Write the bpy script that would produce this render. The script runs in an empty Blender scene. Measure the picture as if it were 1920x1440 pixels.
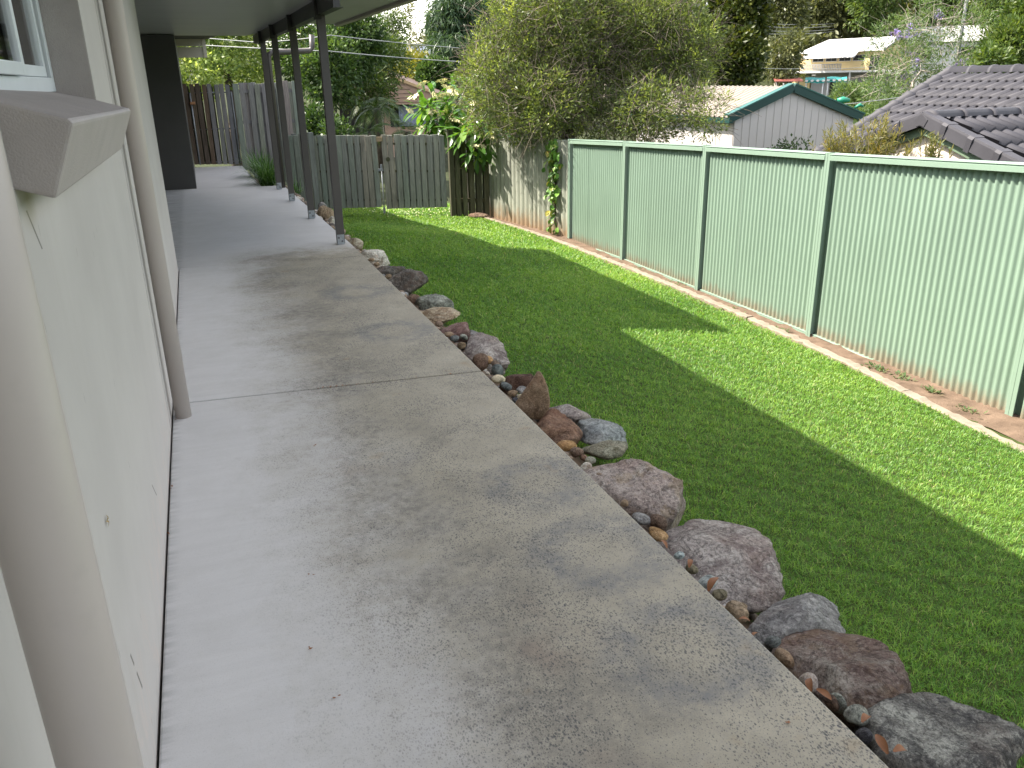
# -*- coding: utf-8 -*-
import bpy, bmesh, math, random
import numpy as np
from mathutils import Vector, Matrix

scene = bpy.context.scene
R = math.radians

# ------------------------------------------------------------------ camera
cam_data = bpy.data.cameras.new('camera')
cam_data.sensor_width = 36.0
cam_data.lens = 36.0 * 1531.0 / 1920.0
cam_data.clip_start = 0.02
cam_data.clip_end = 2000.0
cam = bpy.data.objects.new('camera', cam_data)
scene.collection.objects.link(cam)
cam.matrix_world = Matrix((
    (0.9365474631, 0.1379773041, -0.3222438717, 0.0),
    (-0.3501082598, 0.3225291553, -0.8794311516, 0.0),
    (-0.0174084957, 0.9364492552, 0.3503708561, 1.6),
    (0, 0, 0, 1)))
scene.camera = cam

# ------------------------------------------------------------------ sky, sun, exposure
SUN = Vector((-0.586, 0.306, 0.750)).normalized()      # towards the sun
sun_el = math.asin(SUN.z)
sun_az = math.atan2(SUN.x, SUN.y)
world = bpy.data.worlds.new('World')
scene.world = world
world.use_nodes = True
wn = world.node_tree
wn.nodes.clear()
w_out = wn.nodes.new('ShaderNodeOutputWorld')
w_bg = wn.nodes.new('ShaderNodeBackground')
w_sky = wn.nodes.new('ShaderNodeTexSky')
w_sky.sky_type = 'NISHITA'
w_sky.sun_disc = False
w_sky.sun_elevation = sun_el
w_sky.sun_rotation = sun_az
w_sky.air_density = 1.0
w_sky.dust_density = 1.2
w_sky.ozone_density = 1.0
w_bg.inputs['Strength'].default_value = 0.15
# scattered white clouds over the whole dome
w_tc = wn.nodes.new('ShaderNodeTexCoord')
w_no = wn.nodes.new('ShaderNodeTexNoise')
w_no.inputs['Scale'].default_value = 3.2
w_no.inputs['Detail'].default_value = 7
w_no.inputs['Roughness'].default_value = 0.6
w_mr = wn.nodes.new('ShaderNodeMapRange')
w_mr.interpolation_type = 'SMOOTHSTEP'
w_mr.inputs['From Min'].default_value = 0.42
w_mr.inputs['From Max'].default_value = 0.66
w_mx = wn.nodes.new('ShaderNodeMix')
w_mx.data_type = 'RGBA'
w_mx.inputs[7].default_value = (10.5, 10.4, 10.2, 1)
w_mp = wn.nodes.new('ShaderNodeMapping')
w_mp.inputs['Location'].default_value = (4.4, 9.2, 2.6)
wn.links.new(w_tc.outputs['Generated'], w_mp.inputs['Vector'])
wn.links.new(w_mp.outputs[0], w_no.inputs['Vector'])
wn.links.new(w_no.outputs['Fac'], w_mr.inputs['Value'])
wn.links.new(w_mr.outputs['Result'], w_mx.inputs[0])
wn.links.new(w_sky.outputs['Color'], w_mx.inputs[6])
wn.links.new(w_mx.outputs[2], w_bg.inputs['Color'])
wn.links.new(w_bg.outputs['Background'], w_out.inputs['Surface'])

sun_data = bpy.data.lights.new('sun', 'SUN')
sun_data.energy = 5.0
sun_data.angle = R(0.5)
sun_data.color = (1.0, 0.97, 0.92)
sun_ob = bpy.data.objects.new('sun', sun_data)
scene.collection.objects.link(sun_ob)
sun_ob.rotation_euler = SUN.to_track_quat('Z', 'Y').to_euler()
sun_ob.location = (-10, 5, 20)

scene.view_settings.view_transform = 'Standard'
scene.view_settings.look = 'None'
scene.view_settings.gamma = 1.0
scene.view_settings.exposure = 1.5
scene.view_settings.use_curve_mapping = False
scene.view_settings.use_white_balance = True
scene.view_settings.white_balance_temperature = 7000
scene.view_settings.white_balance_tint = 12
scene.cycles.max_bounces = 6
scene.cycles.transparent_max_bounces = 6

# ------------------------------------------------------------------ helpers: objects
def link(o):
    scene.collection.objects.link(o)
    return o

def attach(o, parent):
    o.parent = parent
    o.matrix_parent_inverse = parent.matrix_basis.inverted()
    return o

def tag(o, label=None, cat=None, group=None, kind=None):
    if label: o['label'] = label
    if cat: o['category'] = cat
    if group: o['group'] = group
    if kind: o['kind'] = kind
    return o

def thing(name, loc, label, cat, group=None):
    o = bpy.data.objects.new(name, None)
    o.empty_display_size = 0.1
    o.location = loc
    link(o)
    return tag(o, label, cat, group)

class MB:
    """collects boxes, prisms and tubes, links them as one mesh"""
    def __init__(self):
        self.v = []; self.f = []; self.s = []
    def add(self, vs, fs, smooth=False):
        n = len(self.v)
        self.v += [tuple(p) for p in vs]
        self.f += [tuple(i + n for i in q) for q in fs]
        self.s += [smooth] * len(fs)
        return self
    def box(self, x0, y0, z0, x1, y1, z1):
        vs = [(x0,y0,z0),(x1,y0,z0),(x1,y1,z0),(x0,y1,z0),(x0,y0,z1),(x1,y0,z1),(x1,y1,z1),(x0,y1,z1)]
        return self.add(vs, [(0,3,2,1),(4,5,6,7),(0,1,5,4),(1,2,6,5),(2,3,7,6),(3,0,4,7)])
    def obox(self, c, ax, ay, az):
        c = Vector(c); ax = Vector(ax); ay = Vector(ay); az = Vector(az)
        vs = [c + ax*i + ay*j + az*k for k in (-1,1) for (i,j) in ((-1,-1),(1,-1),(1,1),(-1,1))]
        return self.add(vs, [(0,3,2,1),(4,5,6,7),(0,1,5,4),(1,2,6,5),(2,3,7,6),(3,0,4,7)])
    def prism(self, poly, z0, z1):
        n = len(poly)
        vs = [(p[0],p[1],z0) for p in poly] + [(p[0],p[1],z1) for p in poly]
        fs = [tuple(range(n-1,-1,-1)), tuple(range(n,2*n))] + [(i,(i+1)%n,n+(i+1)%n,n+i) for i in range(n)]
        return self.add(vs, fs)
    def extrude(self, poly3, d):
        """a planar polygon swept along vector d"""
        n = len(poly3); d = Vector(d)
        vs = [Vector(p) for p in poly3] + [Vector(p) + d for p in poly3]
        fs = [tuple(range(n-1,-1,-1)), tuple(range(n,2*n))] + [(i,(i+1)%n,n+(i+1)%n,n+i) for i in range(n)]
        return self.add(vs, fs)
    def tube(self, pts, rad, n=8, cap=True):
        pts = [Vector(p) for p in pts]
        if not hasattr(rad, '__len__'): rad = [rad] * len(pts)
        vs = []; fs = []
        ref = None
        for i, p in enumerate(pts):
            a = pts[max(i-1,0)]; b = pts[min(i+1,len(pts)-1)]
            t = (b - a)
            if t.length < 1e-9: t = Vector((0,0,1))
            t.normalize()
            if ref is None:
                ref = Vector((1,0,0)) if abs(t.x) < 0.8 else Vector((0,1,0))
            u = (ref - t * ref.dot(t)).normalized(); w = t.cross(u); ref = u
            for k in range(n):
                an = 2*math.pi*k/n
                vs.append(p + (u*math.cos(an) + w*math.sin(an)) * rad[i])
        for i in range(len(pts)-1):
            for k in range(n):
                fs.append((i*n+k, i*n+(k+1)%n, (i+1)*n+(k+1)%n, (i+1)*n+k))
        if cap:
            fs.append(tuple(range(n-1,-1,-1)))
            fs.append(tuple((len(pts)-1)*n+k for k in range(n)))
        return self.add(vs, fs, True)
    def build(self, name, mat, parent=None, bevel=0.0, seg=2):
        me = bpy.data.meshes.new(name)
        me.from_pydata(self.v, [], self.f)
        me.polygons.foreach_set('use_smooth', self.s)
        if bevel > 0:
            bm = bmesh.new(); bm.from_mesh(me)
            bmesh.ops.recalc_face_normals(bm, faces=bm.faces)
            ed = [e for e in bm.edges if len(e.link_faces) == 2 and e.calc_face_angle(0) > 0.5]
            bmesh.ops.bevel(bm, geom=ed, offset=bevel, segments=seg, profile=0.6, affect='EDGES', clamp_overlap=True)
            bm.to_mesh(me); bm.free()
        me.materials.append(mat)
        me.update()
        o = link(bpy.data.objects.new(name, me))
        if parent is not None: attach(o, parent)
        return o

def np_mesh(name, V, Fc, mat, val=None, parent=None, smooth=False):
    """V (n,3), Fc (m,k) equal-sized faces, val = one float per face"""
    V = np.asarray(V, dtype=np.float32); Fc = np.asarray(Fc, dtype=np.int32)
    me = bpy.data.meshes.new(name)
    m, k = Fc.shape
    me.vertices.add(len(V)); me.vertices.foreach_set('co', V.ravel())
    me.loops.add(m*k); me.loops.foreach_set('vertex_index', Fc.ravel())
    me.polygons.add(m)
    me.polygons.foreach_set('loop_start', np.arange(0, m*k, k, dtype=np.int32))
    me.polygons.foreach_set('loop_total', np.full(m, k, dtype=np.int32))
    if smooth: me.polygons.foreach_set('use_smooth', np.ones(m, dtype=bool))
    if val is not None:
        a = me.attributes.new('v', 'FLOAT', 'FACE')
        a.data.foreach_set('value', np.asarray(val, dtype=np.float32))
    me.update(calc_edges=True)
    me.materials.append(mat)
    o = link(bpy.data.objects.new(name, me))
    if parent is not None: attach(o, parent)
    return o

def clone(src, parent, loc=None, rot=None, scale=None):
    c = src.copy()
    scene.collection.objects.link(c)
    if loc is not None: c.location = loc
    if rot is not None: c.rotation_euler = rot
    if scale is not None: c.scale = scale
    c.parent = parent
    c.matrix_parent_inverse = parent.matrix_basis.inverted()
    return c

# ------------------------------------------------------------------ helpers: materials
class NT:
    def __init__(self, name):
        self.m = bpy.data.materials.new(name); self.m.use_nodes = True
        self.t = self.m.node_tree; self.t.nodes.clear()
        self.out = self.n('ShaderNodeOutputMaterial')
        self.b = self.n('ShaderNodeBsdfPrincipled')
        self.l(self.b.outputs[0], self.out.inputs[0])
    def n(self, ty, **kw):
        x = self.t.nodes.new(ty)
        for k, v in kw.items(): setattr(x, k, v)
        return x
    def l(self, a, b): self.t.links.new(a, b)
    def put(self, sock, v):
        if hasattr(v, 'is_output'): self.l(v, sock)
        elif isinstance(v, (tuple, list)) and len(v) == 3 and sock.type == 'RGBA': sock.default_value = (*v, 1)
        else: sock.default_value = v
    def coord(self, kind='Object'):
        return self.n('ShaderNodeTexCoord').outputs[kind]
    def mapped(self, scale=(1,1,1), rnd=False, kind='Object', loc=(0,0,0)):
        mp = self.n('ShaderNodeMapping')
        self.l(self.coord(kind), mp.inputs['Vector'])
        mp.inputs['Scale'].default_value = scale
        mp.inputs['Location'].default_value = loc
        if rnd:
            oi = self.n('ShaderNodeObjectInfo')
            ml = self.math('MULTIPLY', oi.outputs['Random'], 37.0)
            cb = self.n('ShaderNodeCombineXYZ')
            for i in range(3): self.l(ml, cb.inputs[i])
            self.l(cb.outputs[0], mp.inputs['Location'])
        return mp.outputs[0]
    def noise(self, vec, scale, detail=4, rough=0.55, dist=0.0):
        x = self.n('ShaderNodeTexNoise')
        self.l(vec, x.inputs['Vector'])
        x.inputs['Scale'].default_value = scale
        x.inputs['Detail'].default_value = detail
        x.inputs['Roughness'].default_value = rough
        x.inputs['Distortion'].default_value = dist
        return x.outputs['Fac']
    def voro(self, vec, scale, feature='F1', rnd=1.0, out='Distance'):
        x = self.n('ShaderNodeTexVoronoi', feature=feature)
        self.l(vec, x.inputs['Vector']); x.inputs['Scale'].default_value = scale
        x.inputs['Randomness'].default_value = rnd
        return x.outputs[out]
    def math(self, op, a, b=None, c=None, clamp=False):
        x = self.n('ShaderNodeMath', operation=op); x.use_clamp = clamp
        for i, v in enumerate((a, b, c)):
            if v is not None: self.put(x.inputs[i], v)
        return x.outputs[0]
    def step(self, v, lo, hi, smooth=True):
        x = self.n('ShaderNodeMapRange'); x.interpolation_type = 'SMOOTHSTEP' if smooth else 'LINEAR'
        self.put(x.inputs['Value'], v)
        x.inputs['From Min'].default_value = lo; x.inputs['From Max'].default_value = hi
        return x.outputs['Result']
    def mix(self, fac, a, b, mode='MIX'):
        x = self.n('ShaderNodeMix', data_type='RGBA', blend_type=mode)
        self.put(x.inputs[0], fac); self.put(x.inputs[6], a); self.put(x.inputs[7], b)
        return x.outputs[2]
    def ramp(self, fac, stops):
        x = self.n('ShaderNodeValToRGB'); self.l(fac, x.inputs[0])
        cr = x.color_ramp
        while len(cr.elements) < len(stops): cr.elements.new(0.5)
        for e, (p, c) in zip(cr.elements, stops):
            e.position = p; e.color = (*c, 1)
        return x.outputs[0]
    def xyz(self, vec):
        x = self.n('ShaderNodeSeparateXYZ'); self.l(vec, x.inputs[0]); return x.outputs
    def bump(self, h, strength=0.3, dist=0.01):
        x = self.n('ShaderNodeBump'); x.inputs['Strength'].default_value = strength
        x.inputs['Distance'].default_value = dist
        self.l(h, x.inputs['Height']); self.l(x.outputs[0], self.b.inputs['Normal'])
    def done(self, col=None, rough=0.6, metal=0.0, spec=0.5):
        if col is not None: self.put(self.b.inputs['Base Color'], col)
        self.put(self.b.inputs['Roughness'], rough)
        self.put(self.b.inputs['Metallic'], metal)
        self.put(self.b.inputs['Specular IOR Level'], spec)
        return self.m

def paint(name, c, rough=0.5, var=0.12, scale=3.0, bump=0.05, bscale=120.0, spec=0.5, metal=0.0, rnd=False, dirt=None):
    n = NT(name)
    v = n.mapped(rnd=rnd)
    a = n.noise(v, scale, 5)
    lo = tuple(x*(1-var) for x in c); hi = tuple(min(1, x*(1+var*0.6)) for x in c)
    col = n.ramp(a, [(0.3, lo), (0.7, hi)])
    f = n.noise(v, scale*14, 3)
    col = n.mix(n.step(f, 0.55, 0.75), col, tuple(x*(1-var*0.7) for x in c))
    if dirt:
        d = n.noise(v, scale*2.3, 6, 0.7)
        col = n.mix(n.math('MULTIPLY', n.step(d, 0.56, 0.72), 0.5), col, dirt)
    n.bump(n.noise(v, bscale, 2), bump, 0.004)
    return n.done(col, rough, metal, spec)

def wood(name, c1, c2, c3, rnd=True):
    """weathered sawn timber, grain along local Z"""
    n = NT(name)
    v = n.mapped((14, 14, 1.1), rnd)
    g = n.noise(v, 2.2, 6, 0.65, 1.2)
    v2 = n.mapped((1, 1, 0.35), rnd)
    p = n.noise(v2, 4.5, 4)
    col = n.ramp(g, [(0.25, c1), (0.52, c2), (0.78, c3)])
    oi = n.n('ShaderNodeObjectInfo').outputs['Random']
    tint = n.ramp(oi, [(0.0, (0.72, 0.75, 0.78)), (0.35, (1.0, 0.98, 0.95)), (0.65, (0.86, 0.97, 0.92)), (1.0, (1.12, 1.0, 0.92))])
    col = n.mix(1.0, col, tint, 'MULTIPLY')
    col = n.mix(n.math('MULTIPLY', n.step(p, 0.55, 0.75), 0.55), col, tuple(x*0.45 for x in c1))
    n.bump(g, 0.35, 0.004)
    return n.done(col, 0.85, 0, 0.25)

def leaf(name, stops, trans=0.35, rough=0.45, spec=0.35):
    n = NT(name)
    a = n.n('ShaderNodeAttribute'); a.attribute_name = 'v'
    col = n.ramp(a.outputs['Fac'], stops)
    n.done(col, rough, 0, spec)
    tr = n.n('ShaderNodeBsdfTranslucent')
    n.l(n.mix(1.0, col, (1.5, 1.45, 0.7), 'MULTIPLY'), tr.inputs['Color'])
    mx = n.n('ShaderNodeMixShader'); mx.inputs[0].default_value = trans
    n.l(n.b.outputs[0], mx.inputs[1]); n.l(tr.outputs[0], mx.inputs[2])
    n.l(mx.outputs[0], n.out.inputs[0])
    return n.m

# ---- concrete slab: pale trowelled strip by the wall, weathered speckled strip outside the drip line
def make_concrete():
    n = NT('concrete')
    v = n.mapped()
    x, y, z = n.xyz(v)
    w1 = n.noise(v, 1.1, 6, 0.65); w2 = n.noise(v, 4.0, 8, 0.72); w3 = n.noise(v, 22, 6, 0.75)
    fine = n.noise(v, 230, 3, 0.8)
    edge = n.math('ADD', x, n.math('MULTIPLY', n.math('SUBTRACT', w1, 0.5), 0.9))
    edge = n.math('ADD', edge, n.math('MULTIPLY', n.math('SUBTRACT', w2, 0.5), 0.42))
    edge = n.math('ADD', edge, n.math('MULTIPLY', n.math('SUBTRACT', w3, 0.5), 0.22))
    yf = n.math('ADD', y, n.math('MULTIPLY', n.math('SUBTRACT', w2, 0.5), 1.2))
    under = n.step(yf, 9.0, 8.0)                            # roofed part stays clean
    s = n.math('MULTIPLY', n.step(edge, -0.12, 0.78), under)
    band = n.math('MULTIPLY', n.step(edge, 0.18, 0.62), n.step(edge, 1.10, 0.66))
    band = n.math('MULTIPLY', n.math('MULTIPLY', band, under), n.step(n.noise(v, 1.9, 5, 0.6), 0.36, 0.62))
    sv = n.mapped((1.5, 16, 1))
    trowel = n.noise(sv, 1.0, 6, 0.7, 0.4)
    clean = n.ramp(trowel, [(0.25, (0.475, 0.47, 0.46)), (0.75, (0.54, 0.535, 0.525))])
    clean = n.mix(n.math('MULTIPLY', n.step(w2, 0.42, 0.72), 0.7), clean, (0.46, 0.455, 0.44))
    clean = n.mix(n.math('MULTIPLY', n.step(w3, 0.56, 0.74), 0.35), clean, (0.43, 0.425, 0.415))
    clean = n.mix(n.math('MULTIPLY', n.step(fine, 0.52, 0.68), 0.40), clean, (0.31, 0.305, 0.30))
    clean = n.mix(n.math('MULTIPLY', n.step(n.noise(v, 55, 4, 0.8), 0.58, 0.70), 0.30), clean, (0.34, 0.335, 0.325))
    clean = n.mix(n.math('MULTIPLY', n.step(w1, 0.45, 0.68), 0.35), clean, (0.57, 0.565, 0.56))
    warm = n.ramp(w2, [(0.25, (0.21, 0.190, 0.143)), (0.5, (0.29, 0.264, 0.200)), (0.75, (0.36, 0.328, 0.25))])
    warm = n.mix(n.math('MULTIPLY', n.step(w3, 0.48, 0.70), 0.35), warm, (0.24, 0.225, 0.20))
    warm = n.mix(n.math('MULTIPLY', n.step(fine, 0.50, 0.66), 0.55), warm, (0.16, 0.155, 0.145))
    col = n.mix(s, clean, warm)
    bm2 = n.math('MULTIPLY', band, n.step(n.math('ADD', n.math('MULTIPLY', w3, 0.6), n.math('MULTIPLY', fine, 0.4)), 0.34, 0.62))
    col = n.mix(n.math('MULTIPLY', bm2, 0.8), col, (0.125, 0.115, 0.10))
    red = n.math('MULTIPLY', n.step(n.noise(v, 1.7, 3), 0.55, 0.72), band)
    col = n.mix(n.math('MULTIPLY', red, 0.5), col, (0.21, 0.15, 0.115))
    # old pot rings
    ring = None
    for cx, cy, rr in ((1.17, 2.86, 0.17), (1.17, 2.29, 0.19), (1.17, 1.70, 0.19), (1.05, 6.5, 0.20), (1.1, 5.3, 0.2)):
        dx = n.math('SUBTRACT', x, cx); dy = n.math('SUBTRACT', y, cy)
        d = n.math('SQRT', n.math('ADD', n.math('MULTIPLY', dx, dx), n.math('MULTIPLY', dy, dy)))
        d = n.math('ADD', d, n.math('MULTIPLY', n.math('SUBTRACT', w2, 0.5), 0.13))
        r = n.math('MULTIPLY', n.step(d, rr-0.13, rr), n.step(d, rr+0.14, rr))
        ring = r if ring is None else n.math('MAXIMUM', ring, r)
    ring = n.math('MULTIPLY', n.math('MULTIPLY', ring, n.step(n.noise(v, 6, 5, 0.7), 0.30, 0.58)), n.step(n.math('ADD', n.math('MULTIPLY', w3, 0.6), n.math('MULTIPLY', fine, 0.4)), 0.32, 0.58))
    col = n.mix(n.math('MULTIPLY', ring, 0.75), col, (0.125, 0.128, 0.13))
    # exposed aggregate: small dark chips, uneven sizes
    pv = n.mix(0.03, v, n.n('ShaderNodeTexNoise').outputs['Color'])
    dens = n.noise(v, 2.6, 4)
    for sc, thr, k in ((34, 0.07, 0.8), (80, 0.17, 0.75), (150, 0.33, 0.7), (250, 0.44, 0.6)):
        vs = n.mapped((1.0, 0.62, 1), loc=(sc*0.1, 0, 0))
        dd = n.voro(vs, sc)
        rn = n.voro(vs, sc, out='Color')
        rv = n.xyz(rn)[0]
        lim = n.math('MULTIPLY', n.math('MULTIPLY', rv, rv), thr*2.0)
        lim = n.math('MULTIPLY', lim, n.math('ADD', n.math('MULTIPLY', n.step(dens, 0.25, 0.75), 0.6), 0.4))
        chip = n.math('LESS_THAN', dd, lim)
        col = n.mix(n.math('MULTIPLY', chip, n.math('MULTIPLY', n.math('ADD', n.math('MULTIPLY', s, 0.97), 0.02), k)), col, (0.055, 0.058, 0.062))
    # grime against the wall
    wl = n.math('MULTIPLY', n.step(n.math('ADD', x, n.math('MULTIPLY', w2, 0.05)), -0.22, -0.30), n.step(n.noise(sv, 2.0, 4), 0.35, 0.65))
    col = n.mix(n.math('MULTIPLY', wl, 0.55), col, (0.14, 0.14, 0.14))
    rust = n.math('MULTIPLY', n.step(n.noise(v, 4.2, 3), 0.64, 0.74), s)
    col = n.mix(n.math('MULTIPLY', rust, 0.35), col, (0.24, 0.165, 0.085))
    h = n.math('ADD', n.math('MULTIPLY', fine, 0.6), n.math('MULTIPLY', trowel, 0.5))
    n.bump(h, 0.16, 0.003)
    ro = n.math('ADD', n.math('MULTIPLY', s, 0.14), 0.74)
    return n.done(col, ro, 0, 0.30)

SCRATCH = [(2.60,1.421,2.66,1.386),(1.745,1.387,1.815,1.303),(1.80,0.345,1.82,0.30),(1.83,0.27,1.86,0.20),(2.86,0.28,2.94,0.20)]
def make_render_wall():
    n = NT('painted_render')
    v = n.mapped()
    x, y, z = n.xyz(v)
    a = n.noise(v, 1.6, 5, 0.6)
    col = n.ramp(a, [(0.3, (0.41, 0.385, 0.36)), (0.7, (0.475, 0.45, 0.42))])
    st = n.noise(n.mapped((1, 9, 0.6)), 2.0, 5, 0.7)
    col = n.mix(n.math('MULTIPLY', n.step(st, 0.52, 0.76), 0.34), col, (0.40, 0.37, 0.33))
    low = n.math('MULTIPLY', n.step(n.math('ADD', z, n.math('MULTIPLY', a, 0.25)), 0.52, 0.22), n.step(n.noise(n.mapped((1, 3, 1.2)), 5.0, 5, 0.7, 1.5), 0.5, 0.6))
    col = n.mix(n.math('MULTIPLY', low, 0.6), col, (0.50, 0.43, 0.385))
    # hairline scuffs
    sc = n.voro(n.mapped((1, 30, 2.4)), 1.15)
    ln = n.math('LESS_THAN', sc, 0.035)
    col = n.mix(n.math('MULTIPLY', ln, 0.8), col, (0.05, 0.045, 0.04))
    for (ya, za, yb, zb) in SCRATCH:
        dy = n.math('SUBTRACT', y, n.math('ADD', n.math('MULTIPLY', n.math('SUBTRACT', z, za), (yb-ya)/(zb-za)), ya))
        wob = n.math('MULTIPLY', n.math('SUBTRACT', a, 0.5), 0.012)
        inside = n.math('MULTIPLY', n.math('LESS_THAN', n.math('ABSOLUTE', n.math('ADD', dy, wob)), 0.006), n.math('LESS_THAN', n.math('ABSOLUTE', n.math('SUBTRACT', z, (za+zb)/2)), abs(za-zb)/2))
        col = n.mix(n.math('MULTIPLY', inside, 0.75), col, (0.09, 0.08, 0.065))
    # mould under the sill corner
    md = n.math('SQRT', n.math('ADD', n.math('POWER', n.math('MULTIPLY', n.math('SUBTRACT', y, 1.78), 0.8), 2.0), n.math('POWER', n.math('SUBTRACT', z, 1.41), 2.0)))
    mm = n.math('MULTIPLY', n.step(n.math('ADD', md, n.math('MULTIPLY', a, 0.08)), 0.13, 0.03), 0.6)
    col = n.mix(mm, col, (0.22, 0.19, 0.09))
    n.bump(n.math('ADD', n.noise(v, 190, 3, 0.7), n.math('MULTIPLY', n.noise(v, 14, 3), 0.8)), 0.10, 0.004)
    return n.done(col, 0.62, 0, 0.35)

def stone(name, c1, c2, c3, spot=None, spots=0.5, scale=7.0):
    n = NT(name)
    v = n.mapped(rnd=True)
    a = n.noise(v, scale, 9, 0.72, 0.9)
    k = 1.12
    c1 = tuple(x*k*0.8 for x in c1); c2 = tuple(x*k for x in c2); c3 = tuple(x*k*1.08 for x in c3)
    c1, c2, c3 = [(q[0], q[1]*1.02, q[2]*0.93) for q in (c1, c2, c3)]
    col = n.ramp(a, [(0.32, c1), (0.48, c2), (0.66, c3)])
    big = n.noise(v, scale*0.45, 4, 0.6)
    col = n.mix(n.math('MULTIPLY', n.step(big, 0.48, 0.62), 0.45), col, tuple((x+y)*0.5*z for x, y, z in zip(c1, c2, (1.15, 0.92, 0.85))))
    g = n.noise(v, scale*11, 6, 0.8)
    col = n.mix(n.math('MULTIPLY', n.step(g, 0.50, 0.62), 0.60), col, tuple(x*0.45 for x in c1))
    col = n.mix(n.math('MULTIPLY', n.step(g, 0.46, 0.36), 0.45), col, tuple(min(1, x*1.35) for x in c3))
    if spot:
        b = n.noise(v, scale*1.7, 7, 0.75)
        col = n.mix(n.math('MULTIPLY', n.step(b, 0.51, 0.58), spots), col, tuple(x*0.85 for x in spot))
    cr = n.noise(v, scale*0.8, 7, 0.7, 2.2)
    crack = n.math('ABSOLUTE', n.math('SUBTRACT', cr, 0.5))
    ck = n.step(crack, 0.012, 0.0)
    col = n.mix(n.math('MULTIPLY', ck, 0.6), col, tuple(x*0.35 for x in c1))
    h = n.math('ADD', n.math('MULTIPLY', a, 1.2), n.math('MULTIPLY', g, 0.5))
    h = n.math('SUBTRACT', h, n.math('MULTIPLY', ck, 0.35))
    n.bump(h, 0.9, 0.03)
    return n.done(col, 0.9, 0, 0.2)

M = {}
M['concrete'] = make_concrete()
M['wall'] = make_render_wall()
M['sill'] = paint('sill_paint', (0.37, 0.335, 0.315), 0.6, 0.10, 6, 0.35, 240, dirt=(0.38, 0.33, 0.29))
M['pipe'] = paint('pipe_paint', (0.47, 0.42, 0.385), 0.33, 0.05, 2.2, 0.02, 60)
M['charcoal'] = paint('charcoal_paint', (0.045, 0.043, 0.042), 0.42, 0.10, 3)
M['bronze'] = paint('bronze_steel', (0.062, 0.054, 0.05), 0.42, 0.12, 4, 0.05)
M['beam'] = paint('dark_beam_steel', (0.014, 0.013, 0.012), 0.4, 0.12, 4, 0.05)
M['galv'] = paint('galvanised_steel', (0.30, 0.325, 0.345), 0.42, 0.25, 25, 0.05, metal=0.4)
M['bolt'] = paint('bolt_steel', (0.12, 0.12, 0.13), 0.35, 0.1, 30, metal=0.7)
M['ceiling'] = paint('ceiling_sheet', (0.34, 0.35, 0.325), 0.34, 0.06, 2.0, 0.03, 8)
M['cream'] = paint('cream_boards', (0.47, 0.44, 0.36), 0.6, 0.08, 3)
M['alu'] = paint('white_aluminium', (0.66, 0.71, 0.73), 0.35, 0.05, 9, 0.02)
M['rubber'] = paint('black_seal', (0.012, 0.012, 0.014), 0.6, 0.1, 9)
M['soil'] = paint('soil', (0.115, 0.078, 0.055), 0.95, 0.45, 9, 0.8, 45, 0.1)
M['dirt'] = paint('pale_dirt', (0.15, 0.105, 0.075), 0.95, 0.4, 7, 0.9, 60, 0.1)
M['kerb'] = paint('concrete_edging', (0.25, 0.205, 0.16), 0.9, 0.25, 8, 0.6, 90, 0.2)
M['lawn'] = paint('lawn_thatch', (0.055, 0.075, 0.022), 0.95, 0.45, 9, 0.6, 60, 0.1)
M['terrain'] = paint('terrain_scrub', (0.038, 0.046, 0.02), 0.95, 0.4, 0.6, 0.5, 5, 0.1)
M['bark'] = paint('dark_bark', (0.075, 0.06, 0.047), 0.92, 0.4, 9, 0.8, 30, 0.15)
M['twig'] = paint('grey_twigs', (0.185, 0.155, 0.12), 0.92, 0.35, 5, 0.3, 40, 0.15)
M['palebark'] = paint('pale_bark', (0.34, 0.30, 0.25), 0.9, 0.35, 3, 0.6, 20, 0.15)
M['paling'] = wood('weathered_paling', (0.125, 0.13, 0.115), (0.215, 0.23, 0.205), (0.32, 0.335, 0.30))
M['paling_brown'] = wood('brown_paling', (0.07, 0.05, 0.037), (0.13, 0.097, 0.074), (0.20, 0.16, 0.13))
M['paling_grey'] = wood('grey_paling', (0.12, 0.115, 0.12), (0.205, 0.20, 0.205), (0.32, 0.32, 0.315))
M['paling_dark'] = wood('dark_paling', (0.045, 0.042, 0.025), (0.085, 0.082, 0.05), (0.135, 0.13, 0.085))  # tone holds the shade of the right-hand stretch; also rails and posts
M['green_steel'] = None
def make_sheet(name, base, dirtc, z0, dirt_h, var=0.06, stain=0.0, streak=None):
    n = NT(name)
    v = n.mapped()
    x, y, z = n.xyz(v)
    a = n.noise(v, 1.2, 5)
    col = n.ramp(a, [(0.3, tuple(c*(1-var) for c in base)), (0.7, tuple(c*(1+var) for c in base))])
    if streak:
        q = n.noise(n.mapped((6, 9, 0.55)), 2.0, 6, 0.7)
        col = n.mix(n.math('MULTIPLY', n.step(q, 0.48, 0.66), stain), col, streak)
    ns = n.noise(n.mapped((3, 7, 3)), 2.0, 5, 0.65)
    hgt = n.math('ADD', z, n.math('MULTIPLY', n.math('SUBTRACT', ns, 0.5), dirt_h*1.6))
    d = n.step(hgt, z0 + dirt_h, z0)
    col = n.mix(n.math('MULTIPLY', d, 0.8), col, dirtc)
    n.bump(n.noise(v, 60, 2), 0.03, 0.003)
    return n.done(col, 0.42, 0, 0.4)
M['green_sheet'] = make_sheet('pale_green_steel_sheet', (0.188, 0.268, 0.206), (0.21, 0.16, 0.11), -0.85, 0.16)
M['green_steel'] = paint('pale_green_steel', (0.188, 0.268, 0.206), 0.38, 0.06, 3, 0.02)
M['old_sheet'] = make_sheet('old_fibre_sheet', (0.29, 0.305, 0.25), (0.25, 0.15, 0.08), -0.85, 0.34, 0.15, 0.75, (0.08, 0.085, 0.07))
M['shed_wall'] = paint('shed_cladding', (0.46, 0.435, 0.41), 0.45, 0.05, 2, 0.02)
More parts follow.
